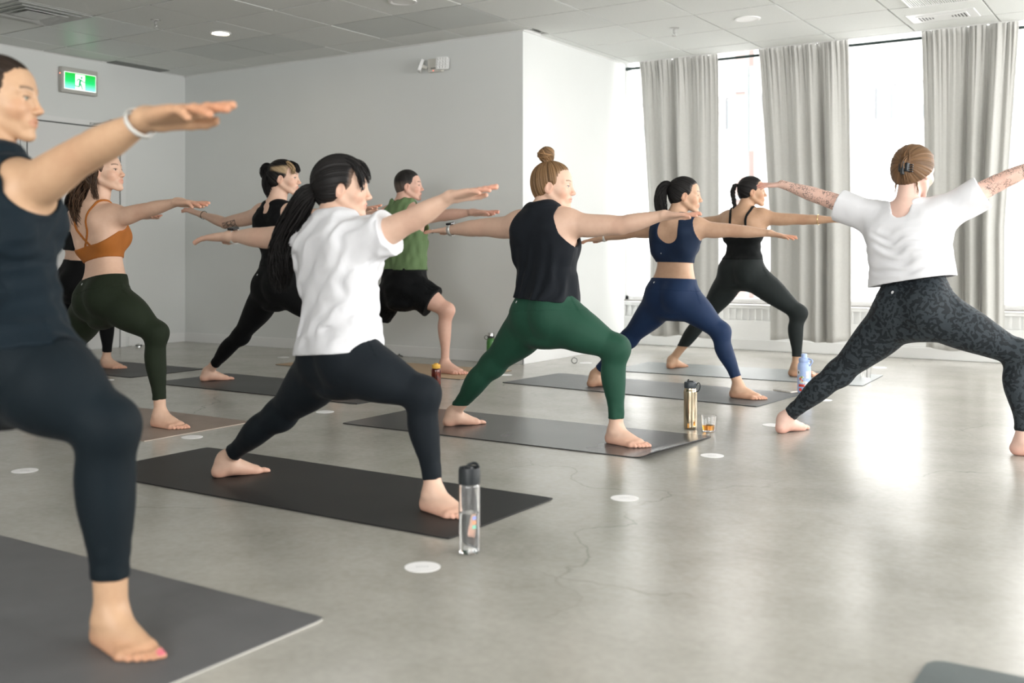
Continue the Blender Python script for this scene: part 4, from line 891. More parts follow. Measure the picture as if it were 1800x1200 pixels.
    def leggings(s, mat, waist=.22, cuffR=.80, cuffL=.80, t=.0035, band=True, tilt=0, name='leggings', wr=.0):
        f = s.fig; pr = f.trunk + f.legs['R'] + f.legs['L']; top = f.pat(waist)[2] + .08
        G = solid(pr, s.h, t, hi=V(99, 99, top)); U = nrm(f.U + tilt*f.R); wp = f.pat(waist)
        if wr:
            X, Y, Z = G.xyz(); nz = snoise(3, 6, .03, .06, (1, 1, 2.5))(X, Y, Z)
            for n, c in (('R', cuffR), ('L', cuffL)):
                e = f.J['kn'+n] + c*(f.J['an'+n] - f.J['kn'+n]); G.D += np.minimum(wr*nz*np.exp(-((X-e[0])**2 + (Y-e[1])**2 + (Z-e[2])**2)/.09**2), t*.3).astype(np.float32)
            h_ = f.J['pel'] + .08*f.R; G.D += np.minimum(wr*.5*nz*np.exp(-((X-h_[0])**2 + (Y-h_[1])**2 + (Z-h_[2]+.03)**2)/.10**2), t*.3).astype(np.float32)
        for n, c in (('R', cuffR), ('L', cuffL)):
            kn, an = f.J['kn'+n], f.J['an'+n]; G.plane(kn + c*(an-kn), an-kn)
        D = G.D.copy(); G.plane(wp, U); ob = s.add(name, G.mesh(), mat)
        if band:
            G.D = D - .0012; G.plane(wp + .002*U, U); G.plane(wp - .075*U, -U, .002); s.add('waistband', G.mesh(), mat, parent=ob)
        s.G = solid(s.A, .01, t); return ob
    def logo(s, p, mat, r=.007, ob=None):
        q = s.G.snap(p)[0]; n = s.G.grad(q[None])[0]; a = nrm(np.cross(n, V(0, 0, 1))); b = np.cross(n, a); m = []
        v = [q + n*.0022] + [q + n*.0014 + r*(math.cos(t)*a*.8 + math.sin(t)*b*1.1) for t in [2*math.pi*k/14 for k in range(14)]]
        np_mesh('logo', [(np.array(v), np.array([(0, 1+k, 1+(k+1) % 14) for k in range(14)]))], mat, ob or s.root, s.o)
    def fitted(s, name, mat, lo=.1, top=None, tops=(.70, .78), arm=.078, neck=0, t=.0045, sleeves=None, wr=0, wl=(.03, .07), straps=(), strap_r=.014, seed=1, lo_n=None, armoff=0, hem=None, scoop=None, armout=.012):
        """close top from station lo up to a slanted edge (back station, front station), cut out at arms; straps = chains of (s,u,v)"""
        f = s.fig; pr = f.trunk + f.legs['R'][:1] + f.legs['L'][:1] + f.arms['R'] + f.arms['L']; l = f.at(lo)[2] - .08
        G = solid(pr, s.h*.9, t, lo=np.array([min(f.J['shL'][0], f.J['pel'][0]) - (.3 if sleeves else .22), -99, l]), hi=np.array([max(f.J['shR'][0], f.J['pel'][0]) + (.45 if sleeves else .22), 99, 99]))
        if wr:
            X, Y, Z = G.xyz(); G.D += np.minimum(wr*snoise(seed, 7, wl[0], wl[1], (.6, .6, 2.2))(X, Y, Z), t*.3).astype(np.float32)
        D0 = G.D.copy()
        G.plane(f.at(lo), -(f.U if lo_n is None else lo_n))
        if tops:
            pb, pf = f.at(tops[0], 0, -.09), f.at(tops[1], 0, .09); G.plane(pb, np.cross(f.Rs, nrm(pf-pb)))
        if sleeves:
            for n, c in zip('RL', sleeves):
                if c <= 1: p0, p1 = f.J['sh'+n], f.J['el'+n]
                else: p0, p1, c = f.J['el'+n], f.J['wr'+n], c-1
                G.plane(p0 + c*(p1-p0), p1-p0)
        else:
            for n in 'RL':
                sh, el = f.J['sh'+n], f.J['el'+n]; G.add([limb(sh + armoff*f.U + armout*nrm(el-sh), el, [arm, arm*1.25], .01, op='s')])
        if neck: G.add([limb(f.at(.99, 0, .0), f.at(1.35, 0, .03), [neck, neck*1.5], .01, op='s')])
        if scoop:
            for (s_, v_, r_) in scoop: G.add([limb(f.at(s_, 0, v_), f.at(1.4, 0, v_), [r_, r_*1.05], .012, op='s')])
        parts = [G.mesh()]
        for ch in straps:
            c0 = np.array([f.at(*p) for p in ch]); pts = s.G.snap(np.stack([spline(np.linspace(0, 1, len(c0)), c0[:, i], 26)[1] for i in range(3)], 1)); r = strap_r
            lo_, hi_ = pts.min(0) - .05, pts.max(0) + .05; H = Grid(lo_, hi_, min(.004, r*.5)).add(pr, .04); H.D -= t + .0006
            K = Grid(lo_, hi_, min(.004, r*.5)).add(chain_d(pts, r), .03); H.D = np.maximum(H.D, K.D); H.D = np.maximum(H.D, -(solid_at(pr, H) + .004)) ; parts.append(H.mesh())
        return s.add(name, parts, mat)
    def loose(s, name, mat, st, hem, sleeve=None, sr=(.075, .085, .09), arm=.085, neck=.065, neckdrop=(0, 0), wr=.003, wl=(.05, .12), seed=2, t=.006, shell=.011, hem_n=None, stretch=(1, 1, .6), pull=None, extra=(), folds=None):
        f = s.fig; T = [loft(f.J['pel'], f.U, f.R, f.F, f.tw, f.L, st)]
        pr = T + [p for p in f.trunk[1:]] + list(extra); sl = []
        for n in 'RL':
            sh, el = f.J['sh'+n], f.J['el'+n]
            if sleeve: pr += [limb(sh - .02*nrm(el-sh) - .012*f.U, sh + sleeve*(el-sh) - .008*f.U, list(sr), .03)]
        l = f.at(hem)[2] - .08; G = solid(pr, s.h*.9, t, pad=.03, lo=V(-99, -99, l))
        X, Y, Z = G.xyz(); w = snoise(seed, 8, wl[0], wl[1], stretch)(X, Y, Z)
        G.D += np.minimum(wr*w, max(t*.6, .004)).astype(np.float32)
        if folds is not None:      # drape lines: function of station, side, depth
            px, py, pz = X - f.J['pel'][0], Y - f.J['pel'][1], Z - f.J['pel'][2]; dt = lambda e: px*e[0] + py*e[1] + pz*e[2]
            G.D += folds(dt(f.U), dt(f.Rs), dt(f.Fs), w).astype(np.float32)
        if sleeve:
            for n in 'RL': sh, el = f.J['sh'+n], f.J['el'+n]; G.plane(sh + sleeve*(el-sh), el-sh)
        if shell: G.D = np.maximum(G.D, -(G.D + shell))
        G.plane(f.at(hem), -(f.U if hem_n is None else hem_n))
        if not sleeve:
            for n in 'RL': sh, el = f.J['sh'+n], f.J['el'+n]; G.add([limb(sh - .01*f.U, el, [arm, arm*1.2], .012, op='s')])
        G.add([limb(f.at(.985 - neckdrop[0], 0, -.01 - neckdrop[1]), f.at(1.35, 0, .06), [neck, neck*1.5], .01, op='s')])
        return s.add(name, G.mesh(), mat)
    # ---------------- hair
    def hcolor(s, P, phi, lo=.55, hi=1.5, streak=None, seed=0):
        r = np.random.RandomState(seed); k = np.array([7, 13, 23, 37, 53, 71]); a = np.array([.5, .5, .45, .4, .35, .3]); ph = r.uniform(0, 6.28, 6)
        n = sum(a[i]*np.sin(k[i]*phi + ph[i]) for i in range(6))/2.2; w = np.clip(.5 + .5*n, 0, 1); c = s.hcol*(lo + (hi-lo)*w)[:, None]
        if streak is not None: m, col = streak(P); c = c*(1-m[:, None]) + np.array(col)*(.6 + .8*w)[:, None]*m[:, None]
        return c
    def cap(s, gather=(-.09, 0, .06), t=.010, front=.015, nape=.013, lo=.55, hi=1.5, amp=.0014, name='hair', extra=(), streak=None, h=.003, ear=True, top=0, seed=0, nf=(.85, 0, -.53)):
        f = s.fig; pr = [f.hell((-.016, 0, .034 + top/2), (.096 + t, .077 + t, .087 + t + top/2)), f.hell((-.042, 0, -.012), (.060 + t*.5, .062 + t*.5, .070), .03)] + list(extra)
        l, u = bounds(pr, .02); G = Grid(l, u, h).add(pr, .03); X, Y, Z = np.meshgrid(*G.ax, indexing='ij'); q = f.hl(np.stack([X, Y, Z], -1).reshape(-1, 3)).reshape(*X.shape, 3)
        Gt = np.array(gather, float); a = nrm(Gt - V(-.01, 0, .01)); e1 = nrm(np.cross(a, V(0, 1, 0)) if abs(a[1]) < .9 else V(1, 0, 0)); e2 = np.cross(a, e1)
        phi_of = lambda q: np.arctan2((q-Gt) @ e2, (q-Gt) @ e1)
        r = np.random.RandomState(seed); ph = r.uniform(0, 6.28, 5); phi = phi_of(q)
        G.D += (amp*f.hs*sum(np.sin(k*phi + p) for k, p in zip((13, 23, 37, 53, 79), ph))/1.6).astype(np.float32)
        if front is not None: G.D = smax(G.D, ((q @ nrm(nf)) - front + .004 + .0008*(np.sin(23*phi + ph[0]) + np.sin(41*phi + ph[1]) ) + 1.1*np.clip(q[..., 2] - .02, 0, .05)*np.clip(np.abs(q[..., 1]) - .02, 0, .05)*8 - .010).astype(np.float32)*f.hs, .026)
        if nape is not None: G.D = smax(G.D, ((q @ nrm(V(.57, 0, -.82))) - nape - .004 + .002*np.sin(37*phi)).astype(np.float32)*f.hs, .018)
        if ear:
            for y in (1, -1): G.add([f.hell((-.002, y*.088, -.014), (.022, .022, .036), .006, 's')])
        v, fc = G.mesh(); ql = f.hl(v); C = s.hcolor(ql, phi_of(ql), lo, hi, streak, seed)
        if front is not None:      # finer, lighter hair along the hairline
            fd = front - .004 - 8.8*np.clip(ql[:, 2] - .02, 0, .05)*np.clip(np.abs(ql[:, 1]) - .02, 0, .05) + .010 - ql @ nrm(nf); m = (np.clip(1 - fd/.016, 0, 1)*.62)[:, None]; C = C*(1-m) + (s.skin*.55 + C*.3)*m
        return s.add(name, (v, fc), M['hair'], C)
    def locks(s, name, pts, rad, n=60, r=.0035, seed=1, lo=.5, hi=1.6, wave=.004, core=True, flat=1., col=None, end=.3, sides=5):
        """a tress: many tapering strands around a centre line"""
        rs = np.random.RandomState(seed); P = np.array(pts, float); m = 22; tt = np.linspace(0, 1, len(P)); t = np.linspace(0, 1, m)
        Cn = np.stack([spline(tt, P[:, i], m)[1] for i in range(3)], 1); R = spline(np.linspace(0, 1, len(rad)), rad, m)[1]; T = np.gradient(Cn, axis=0); T /= np.linalg.norm(T, axis=1)[:, None]
        N = np.cross(T, V(0, 1, 0.01)); N /= np.linalg.norm(N, axis=1)[:, None]; B = np.cross(T, N); vs, fs, cs = [], [], []; o = 0; base = s.hcol if col is None else np.array(col)
        for i in range(n):
            a = rs.uniform(0, 6.28); q = math.sqrt(rs.uniform(.02 if core else .3, 1)); L = rs.uniform(.80, 1.0); ph = rs.uniform(0, 6.28, 2); fr = rs.uniform(1, 2.6, 2); sh = rs.uniform(lo, hi)
            tl = t*L; rr = np.interp(tl, t, R)*q; C = np.stack([np.interp(tl, t, Cn[:, k]) for k in range(3)], 1)
            aa = a + .5*np.sin(fr[0]*tl*3 + ph[0]); C = C + N*(rr*np.cos(aa)*1.0 + wave*np.sin(fr[0]*6*tl + ph[0])*tl)[:, None] + B*(rr*np.sin(aa)*flat + wave*np.sin(fr[1]*6*tl + ph[1])*tl)[:, None]
            w = r*rs.uniform(.7, 1.4)*np.minimum(1, np.minimum(.55 + tl*4, end + (1-end)*(1-tl/L)*2.2))
            ring = np.stack([C + w[:, None]*(math.cos(g)*N + math.sin(g)*B) for g in np.linspace(0, 6.283, sides, endpoint=False)], 1).reshape(-1, 3)
            idx = np.arange((m-1)*sides).reshape(m-1, sides); nx = np.roll(idx, -1, 1); fs.append(np.stack([idx, nx, nx + sides, idx + sides], -1).reshape(-1, 4) + o); vs.append(ring); cs.append(np.repeat((base*sh)[None], len(ring), 0)); o += len(ring)
        return s.add(name, (np.concatenate(vs), np.concatenate(fs)), M['hair'], np.concatenate(cs))
    def band(s, name, c, axis, r, w, mat, parent=None, sq=None):
        """ring around a limb"""
        ax = nrm(axis); e1 = nrm(np.cross(ax, V(0, 0, 1))); e2 = np.cross(ax, e1); n = 28; v = []
        for rr, z in ((r, -w/2), (r + .0025, -w/2), (r + .0025, w/2), (r, w/2)):
            for k in range(n): a = 2*math.pi*k/n; v.append(c + ax*z + rr*(math.cos(a)*e1 + (sq or 1)*math.sin(a)*e2))
        fc = [(i*n+k, i*n+(k+1) % n, ((i+1) % 4)*n+(k+1) % n, ((i+1) % 4)*n+k) for i in range(4) for k in range(n)]
        return s.add(name, (np.array(v), np.array(fc)), mat, parent=parent)
    def block(s, name, c, X, Y, Z, d, mat, parent=None):
        v = np.array([c + sx*d[0]*X + sy*d[1]*Y + sz*d[2]*Z for sx in (-1, 1) for sy in (-1, 1) for sz in (-1, 1)]); fc = np.array([(0, 1, 3, 2), (4, 6, 7, 5), (0, 4, 5, 1), (2, 3, 7, 6), (0, 2, 6, 4), (1, 5, 7, 3)])
        o = s.add(name, (v, fc), mat, parent=parent); o.data.polygons.foreach_set('use_smooth', [False]*6); b = o.modifiers.new('bevel', 'BEVEL'); b.width = min(d)*.5; b.segments = 2; return o
    def watch(s, n, mat_band, mat_face, r=.027, back=.012):
        f = s.fig; wr, el = f.J['wr'+n], f.J['el'+n]; ax = nrm(wr-el); c = wr - back*ax; ob = s.band('watch', c, ax, r, .020, mat_band); up = nrm(V(0, 0, 1) - ax[2]*ax + V(0, -.25, 0)); sd = np.cross(ax, up)
        s.block('watch_face', c + up*(r + .004), ax, sd, up, (.017, .016, .005), mat_face, ob)
def solid_at(pr, H): return Grid(H.lo, H.lo + H.h*(H.n - 1) - 1e-9, H.h).add(pr, .04).D[:H.n[0], :H.n[1], :H.n[2]]
# joints of each figure in metres (room axes)
JT = {}
JT['P7'] = dict(pel=(-2.533,4.220,0.574), hipR=(-2.447,4.195,0.552), hipL=(-2.630,4.245,0.551), neck=(-2.560,4.240,1.066), head=(-2.524,4.265,1.182), shR=(-2.434,4.235,1.008), shL=(-2.703,4.250,1.004), elR=(-2.166,4.260,0.996), wrR=(-1.958,4.270,1.039), tipR=(-1.783,4.270,1.038), elL=(-2.939,4.260,0.996), wrL=(-3.137,4.270,0.988), tipL=(-3.303,4.270,0.978), knR=(-2.200,4.270,0.438), anR=(-2.197,4.270,0.075), knL=(-2.868,4.260,0.328), anL=(-3.112,4.270,0.070))  # head scale 0.942 yaw 18
JT['P5'] = dict(pel=(-2.505,2.770,0.501), hipR=(-2.417,2.745,0.478), hipL=(-2.609,2.795,0.462), neck=(-2.545,2.790,0.977), head=(-2.536,2.815,1.097), shR=(-2.393,2.785,0.923), shL=(-2.683,2.800,0.932), elR=(-2.213,2.810,0.986), wrR=(-2.065,2.820,1.059), tipR=(-1.883,2.820,1.087), elL=(-2.926,2.810,0.928), wrL=(-3.109,2.820,0.936), tipL=(-3.334,2.820,0.925), knR=(-2.186,2.820,0.394), anR=(-2.138,2.820,0.073), knL=(-2.845,2.810,0.271), anL=(-3.147,2.820,0.073))  # head scale 0.871 yaw 38
JT['P4'] = dict(pel=(-4.901,4.820,0.652), hipR=(-4.791,4.795,0.626), hipL=(-5.019,4.845,0.613), neck=(-4.926,4.840,1.173), head=(-4.885,4.865,1.348), shR=(-4.771,4.835,1.112), shL=(-5.076,4.850,1.126), elR=(-4.513,4.860,1.107), wrR=(-4.257,4.870,1.134), tipR=(-4.090,4.870,1.158), elL=(-5.429,4.860,1.072), wrL=(-5.671,4.870,1.135), tipL=(-5.874,4.870,1.182), knR=(-4.475,4.870,0.436), anR=(-4.461,4.870,0.070), knL=(-5.282,4.860,0.324), anL=(-5.608,4.870,0.070))  # head scale 0.961 yaw 28
JT['P6'] = dict(pel=(-4.865,6.070,0.648), hipR=(-4.765,6.045,0.613), hipL=(-4.977,6.095,0.608), neck=(-4.891,6.090,1.228), head=(-4.861,6.115,1.364), shR=(-4.760,6.085,1.150), shL=(-5.041,6.100,1.156), elR=(-4.530,6.110,1.146), wrR=(-4.291,6.120,1.162), tipR=(-4.072,6.120,1.157), elL=(-5.320,6.110,1.150), wrL=(-5.570,6.120,1.150), tipL=(-5.750,6.120,1.150), knR=(-4.522,6.120,0.459), anR=(-4.537,6.120,0.070), knL=(-5.280,6.110,0.320), anL=(-5.550,6.120,0.075))  # head scale 0.931 yaw 30
JT['P8'] = dict(pel=(-2.680,5.970,0.600), hipR=(-2.605,5.945,0.582), hipL=(-2.760,5.995,0.584), neck=(-2.670,5.990,1.085), head=(-2.616,6.015,1.223), shR=(-2.533,5.985,1.026), shL=(-2.790,6.000,1.030), elR=(-2.288,6.010,1.003), wrR=(-2.082,6.020,0.988), tipR=(-1.919,6.020,0.956), elL=(-2.996,6.010,1.004), wrL=(-3.193,6.020,0.970), tipL=(-3.369,6.020,0.941), knR=(-2.393,6.020,0.395), anR=(-2.278,6.020,0.083), knL=(-3.004,6.010,0.328), anL=(-3.251,6.020,0.085))  # head scale 0.921 yaw 24
JT['P9'] = dict(pel=(-2.713,7.250,0.735), hipR=(-2.632,7.225,0.704), hipL=(-2.796,7.275,0.701), neck=(-2.708,7.270,1.170), head=(-2.654,7.295,1.310), shR=(-2.570,7.265,1.126), shL=(-2.832,7.280,1.115), elR=(-2.283,7.290,1.106), wrR=(-2.056,7.300,1.102), tipR=(-1.894,7.300,1.099), elL=(-3.067,7.290,1.094), wrL=(-3.291,7.300,1.051), tipL=(-3.484,7.300,0.992), knR=(-2.322,7.300,0.450), anR=(-2.335,7.300,0.085), knL=(-3.026,7.290,0.387), anL=(-3.282,7.300,0.070))  # head scale 0.906 yaw 26
JT['P10'] = dict(pel=(-1.039,4.950,0.614), hipR=(-0.969,4.925,0.600), hipL=(-1.111,4.975,0.593), neck=(-1.087,4.970,1.069), head=(-1.053,4.995,1.232), shR=(-0.933,4.965,1.055), shL=(-1.228,4.980,1.041), elR=(-0.711,4.990,1.175), wrR=(-0.521,5.000,1.264), tipR=(-0.378,5.000,1.324), elL=(-1.446,4.990,1.126), wrL=(-1.669,5.000,1.205), tipL=(-1.804,5.000,1.201), knR=(-0.627,5.000,0.435), anR=(-0.605,5.000,0.070), knL=(-1.392,4.990,0.307), anL=(-1.655,5.000,0.070))
JT['P2'] = dict(pel=(-4.692,3.400,0.627), hipR=(-4.557,3.375,0.606), hipL=(-4.845,3.425,0.596), neck=(-4.781,3.420,1.107), head=(-4.756,3.445,1.288), shR=(-4.643,3.415,1.054), shL=(-4.949,3.430,1.051), elR=(-4.428,3.440,1.085), wrR=(-4.191,3.450,1.123), tipR=(-3.989,3.450,1.106), elL=(-5.240,3.440,1.020), wrL=(-5.480,3.450,1.010), tipL=(-5.650,3.450,1.000), knR=(-4.357,3.450,0.471), anR=(-4.323,3.450,0.070), knL=(-5.113,3.440,0.333), anL=(-5.440,3.450,0.085))  # head scale 0.950 yaw 24
JT['P3'] = dict(pel=(-7.200,4.950,0.640), hipR=(-7.110,4.925,0.620), hipL=(-7.280,4.975,0.620), neck=(-7.170,4.970,1.170), head=(-7.110,4.995,1.320), shR=(-6.990,4.965,1.130), shL=(-7.340,4.980,1.130), elR=(-6.700,4.990,1.140), wrR=(-6.440,5.000,1.140), tipR=(-6.270,5.000,1.140), elL=(-7.620,4.990,1.130), wrL=(-7.860,5.000,1.130), tipL=(-8.030,5.000,1.130), knR=(-6.852,5.000,0.411), anR=(-6.886,5.000,0.070), knL=(-7.480,4.990,0.320), anL=(-7.700,5.000,0.075))
JT['P1'] = dict(pel=(-2.307,1.420,0.612), hipR=(-2.178,1.395,0.596), hipL=(-2.480,1.445,0.575), neck=(-2.410,1.440,1.082), head=(-2.419,1.465,1.238), shR=(-2.308,1.435,1.010), shL=(-2.660,1.450,1.020), elR=(-2.086,1.460,1.094), wrR=(-1.879,1.470,1.160), tipR=(-1.642,1.470,1.172), elL=(-2.930,1.460,1.030), wrL=(-3.170,1.470,1.030), tipL=(-3.340,1.470,1.030), knR=(-2.022,1.470,0.487), anR=(-2.008,1.470,0.076), knL=(-2.780,1.460,0.330), anL=(-3.080,1.470,0.075))  # head scale 0.847 yaw 34
# ---------------------------------------------------------------- the cast
M['logo'] = plain('silver_print', (.75, .76, .77), .4)
M['watch_white'] = plain('white_strap', (.78, .77, .74), .5); M['watch_face'] = plain('dark_watch_glass', (.012, .012, .014), .12); M['silver'] = M['steel']
M['gold'] = plain('gold', (.85, .62, .30), .25, 1.0); M['black_cord'] = plain('black_cord', (.01, .01, .01), .6)
M['tee_white'] = fabric('white_cotton', (.74, .74, .77), .85, .1, .35, 16, .02)
FAIR = (.69, .465, .355); LIGHT = (.66, .435, .32); TAN = (.50, .31, .20); GOLD = (.58, .37, .255)
BLACKHAIR = (.010, .009, .009); BROWN = (.055, .030, .017); DARKBROWN = (.022, .014, .010); BLOND = (.165, .095, .046)

# -- foreground, left edge
p = Person('person in dark navy tank top and leggings lunging nearest the camera at left', JT['P1'], (.52, .33, .205), DARKBROWN, (.16, .18, .14), .006, .0022, .0018, yaw=34, pitch=0, head=.88, bust=.72, calf=.93, leg=1.16, arm=1.12, torso=1.03, toeR=-8, toeL=65, curl=.20, handup=(0, 0), floor=.0072, nail=(.70, .08, .22))
f = p.fig
lg = p.leggings(fabric('ink_leggings', (.0085, .0165, .023), .7, .2, .2), .12, .82, .80, band=False, wr=.002)
p.fitted('tank_top', fabric('ink_navy_tank', (.009, .020, .030), .7, .25, .35, 9), .02, tops=None, arm=.074, armout=.012, t=.007, wr=.0028, wl=(.03, .08), scoop=[(.90, .11, .062), (.88, -.11, .06)], neck=.062)
p.cap((-.10, 0, .02), .008, .020, lo=.6, hi=1.5, h=.0025)
p.locks('ponytail', [f.hp(-.105, 0, .02), f.hp(-.14, 0, 0), f.hp(-.15, 0, -.08), f.hp(-.13, 0, -.18)], [.02, .03, .03, .012], 60)
p.band('wristband', f.J['wrR'] - .030*nrm(f.J['wrR']-f.J['elR']), f.J['wrR']-f.J['elR'] + V(0, 0, .06), .0345, .010, plain('pale_grey_band', (.62, .61, .58), .4), sq=1.0)

# -- ochre bra, olive leggings
p = Person('person in ochre sports bra and olive leggings lunging on the taupe mat', JT['P2'], LIGHT, BROWN, (.10, .06, .04), .006, .0027, .0022, yaw=24, pitch=9, head=.95, leg=.98, arm=1.0, torso=.96, toeR=4, toeL=65, curl=.16, waist=.98)
f = p.fig
lg = p.leggings(fabric('olive_leggings', (.024, .035, .019), .72, .25, .15), .235, .83, .80, wr=.0015); p.logo(f.pat(.20, -.02, -.12), M['logo'], .006, lg)
p.fitted('sports_bra', fabric('ochre_knit', (.36, .118, .020), .75, .2, .12, 14, .05), .43, tops=(.56, .80), arm=.070, t=.005, straps=[[(.54, .03, -.10), (.72, -.035, -.11), (.95, -.062, -.06), (1.0, -.066, -.02), (.88, -.07, .08), (.76, -.07, .1)], [(.54, -.03, -.10), (.72, .035, -.11), (.95, .062, -.06), (1.0, .066, -.02), (.88, .07, .08), (.76, .07, .1)]], strap_r=.0065)
p.cap((-.05, 0, .11), .011, .020, None, lo=.5, hi=1.7, amp=.002, extra=[f.hell((-.07, 0, -.02), (.05, .07, .09), .03)])
p.locks('long_hair', [f.hp(-.06, 0, .05), f.hp(-.105, 0, -.02), f.hp(-.135, -.02, -.12), f.hp(-.135, -.055, -.22), f.hp(-.105, -.075, -.34)], [.055, .068, .062, .05, .022], 330, .0029, 3, .45, 1.9, .014, sides=4)
p.locks('side_hair', [f.hp(.0, -.075, .03), f.hp(-.02, -.088, -.03), f.hp(-.03, -.088, -.10), f.hp(-.02, -.08, -.16)], [.014, .018, .016, .006], 50, .0018, 5, .5, 1.9, .006)

# -- black crop top, far left
p = Person('person in black cropped top and black leggings behind the ochre sports bra', JT['P3'], LIGHT, DARKBROWN, (.06, .04, .03), .0075, .0033, .003, yaw=25, head=.93, leg=1.02, arm=1.0, torso=1.0, toeR=10, toeL=65)
f = p.fig
p.leggings(fabric('black_leggings', (.007, .0075, .0085), .75, .2, .15), .34, .84, .80, band=False)
p.fitted('crop_top', fabric('black_crop_knit', (.007, .0075, .009), .75, .2, .15), .47, tops=None, neck=.075, t=.006, sleeves=(1.42, 1.42))
p.cap((-.06, 0, .11), .010, .014, None, extra=[f.hell((-.07, 0, -.02), (.05, .07, .08), .03)])
p.locks('long_hair', [f.hp(-.07, 0, .05), f.hp(-.12, 0, -.03), f.hp(-.15, 0, -.14), f.hp(-.15, 0, -.24)], [.05, .06, .05, .02], 90, .005, 4)

# -- blonde-streaked black hair
def fringe(q): return np.clip((q[:, 0] + .085)/.02, 0, 1)*np.clip((q[:, 2] - .030 + .25*q[:, 0])/.012, 0, 1)*np.clip((.088 + .1*q[:, 0] - q[:, 2])/.015, 0, 1)*.85, (.40, .29, .17)
p = Person('person in black tank top and black leggings lunging, dark cord on the wrist', JT['P4'], FAIR, BLACKHAIR, (.10, .12, .12), .0068, .003, .0026, yaw=28, pitch=0, head=.955, leg=1.0, arm=1.0, torso=.98, toeR=-3, toeL=67)
f = p.fig
lg = p.leggings(fabric('black_flare_leggings', (.0065, .007, .008), .75, .2, .15), .30, .86, .80, band=False, wr=.001); p.logo(f.pat(.16, -.05, -.12), M['logo'], .006, lg)
tk = p.fitted('tank_top', fabric('black_tank', (.007, .0075, .0085), .75, .2, .3, 12), .26, tops=None, arm=.098, neck=.060, t=.006, wr=.0012, wl=(.03, .06)); p.logo(f.at(.74, -.005, -.12), M['logo'], .006, tk)
p.cap((-.085, 0, .07), .012, .018, .020, lo=.5, hi=1.6, streak=fringe, seed=4)
p.locks('fringe', [f.hp(.030, -.045, .108), f.hp(.066, -.052, .080), f.hp(.076, -.056, .050), f.hp(.072, -.060, .020)], [.010, .012, .013, .010], 40, .0026, 6, .4, 1.3, .002, flat=1.3, col=(.42, .29, .16))
p.locks('fringe_far', [f.hp(.040, -.008, .112), f.hp(.078, -.012, .088), f.hp(.089, -.014, .058), f.hp(.089, -.015, .034)], [.012, .016, .018, .016], 40, .0026, 7, .5, 1.6, .002, flat=1.5)
p.locks('hair_knot', [f.hp(-.085, 0, .072), f.hp(-.125, 0, .082), f.hp(-.142, 0, .045), f.hp(-.125, 0, -.02)], [.016, .026, .026, .012], 110, .0024, 8)
p.locks('back_hair', [f.hp(-.06, 0, .05), f.hp(-.10, 0, .0), f.hp(-.09, -.01, -.08), f.hp(-.07, -.015, -.15)], [.035, .05, .045, .02], 160, .0024, 9)
p.band('hair_tie_bracelet', f.J['wrL'] - .02*nrm(f.J['wrL']-f.J['elL']), f.J['wrL']-f.J['elL'], .0265, .005, M['black_cord'])
# geometric ink on the upper arm
el, sh = f.J['elL'], f.J['shL']; ax = nrm(el-sh); mm = MB(); Gs = p.G
def skinpt(a, b):
    q = sh + (el-sh)*(.58 + .36*a); d = math.cos(b)*V(0, -1, 0) + math.sin(b)*V(0, 0, -1); return Gs.snap(q + d*.045, .002)[0] - p.o
gp = lambda a, b: skinpt(a, .1 + b*1.0)
for seg in (((0, 0), (1, 0)), ((1, 0), (1, 1)), ((1, 1), (0, 1)), ((0, 1), (0, 0)), ((0, .5), (1, .5)), ((.33, 0), (.33, 1)), ((.66, 0), (.66, 1)), ((0, 0), (1, 1)), ((0, 1), (1, 0)), ((.5, 0), (1, .5)), ((0, .5), (.5, 1))):
    mm.tube([gp(seg[0][0] + (seg[1][0]-seg[0][0])*k/5, seg[0][1] + (seg[1][1]-seg[0][1])*k/5) for k in range(6)], .0011, 4)
mm.build('tattoo_lines', plain('tattoo_ink', (.03, .035, .04), .7), p.root)

# -- white tee, long ponytail
p = Person('person in loose white t-shirt and dark leggings lunging behind the clear bottle', JT['P5'], FAIR, BLACKHAIR, (.03, .02, .015), .0052, .0022, .002, yaw=38, pitch=-2, head=.90, leg=1.0, arm=1.04, torso=.92, hip=.94, toeR=-11, toeL=71, curl=.14)
f = p.fig
p.leggings(fabric('charcoal_navy_leggings', (.015, .021, .028), .72, .25, .2), .16, .88, .86, band=False, wr=.0015)
TEE = [(-.10, .158, .12, .135, 0, 0), (.10, .155, .12, .130, 0, 0), (.30, .142, .112, .108, 0, .0), (.50, .136, .108, .100, 0, 0), (.70, .144, .108, .106, 0, 0), (.86, .150, .094, .106, 0, -.004), (.97, .112, .066, .082, 0, -.008), (1.03, .07, .05, .06, 0, -.01)]
p.loose('t_shirt', M['tee_white'], TEE, .035, .46, (.062, .070, .076), neck=.060, wr=.0028, wl=(.06, .15), seed=5, stretch=(1.2, 1.2, .5), folds=lambda s_, u_, v_, w_: np.minimum(.006*np.sin(2*np.pi*(u_*.80 - s_*.55)/.070 + 1.6*w_)*np.clip((s_ - .02)/.08, 0, 1)*(.35 + .65*np.clip(.5 + .5*w_, 0, 1)), .0045))
p.cap((-.10, 0, -.005), .020, .014, .024, lo=.5, hi=2.0, h=.0026, seed=2)
p.locks('ponytail', [f.hp(-.10, 0, -.005), f.hp(-.15, -.01, -.04), (-2.728, 2.725, .930), (-2.748, 2.72, .815), (-2.748, 2.72, .725)], [.020, .038, .046, .042, .014], 330, .0024, 11, .5, 2.2, .012, sides=4)
p.locks('fringe', [f.hp(.010, -.045, .115), f.hp(.050, -.060, .085), f.hp(.072, -.064, .040), f.hp(.076, -.064, -.012)], [.012, .013, .011, .004], 40, .0024, 12, .5, 2.0, .003, flat=1.3)
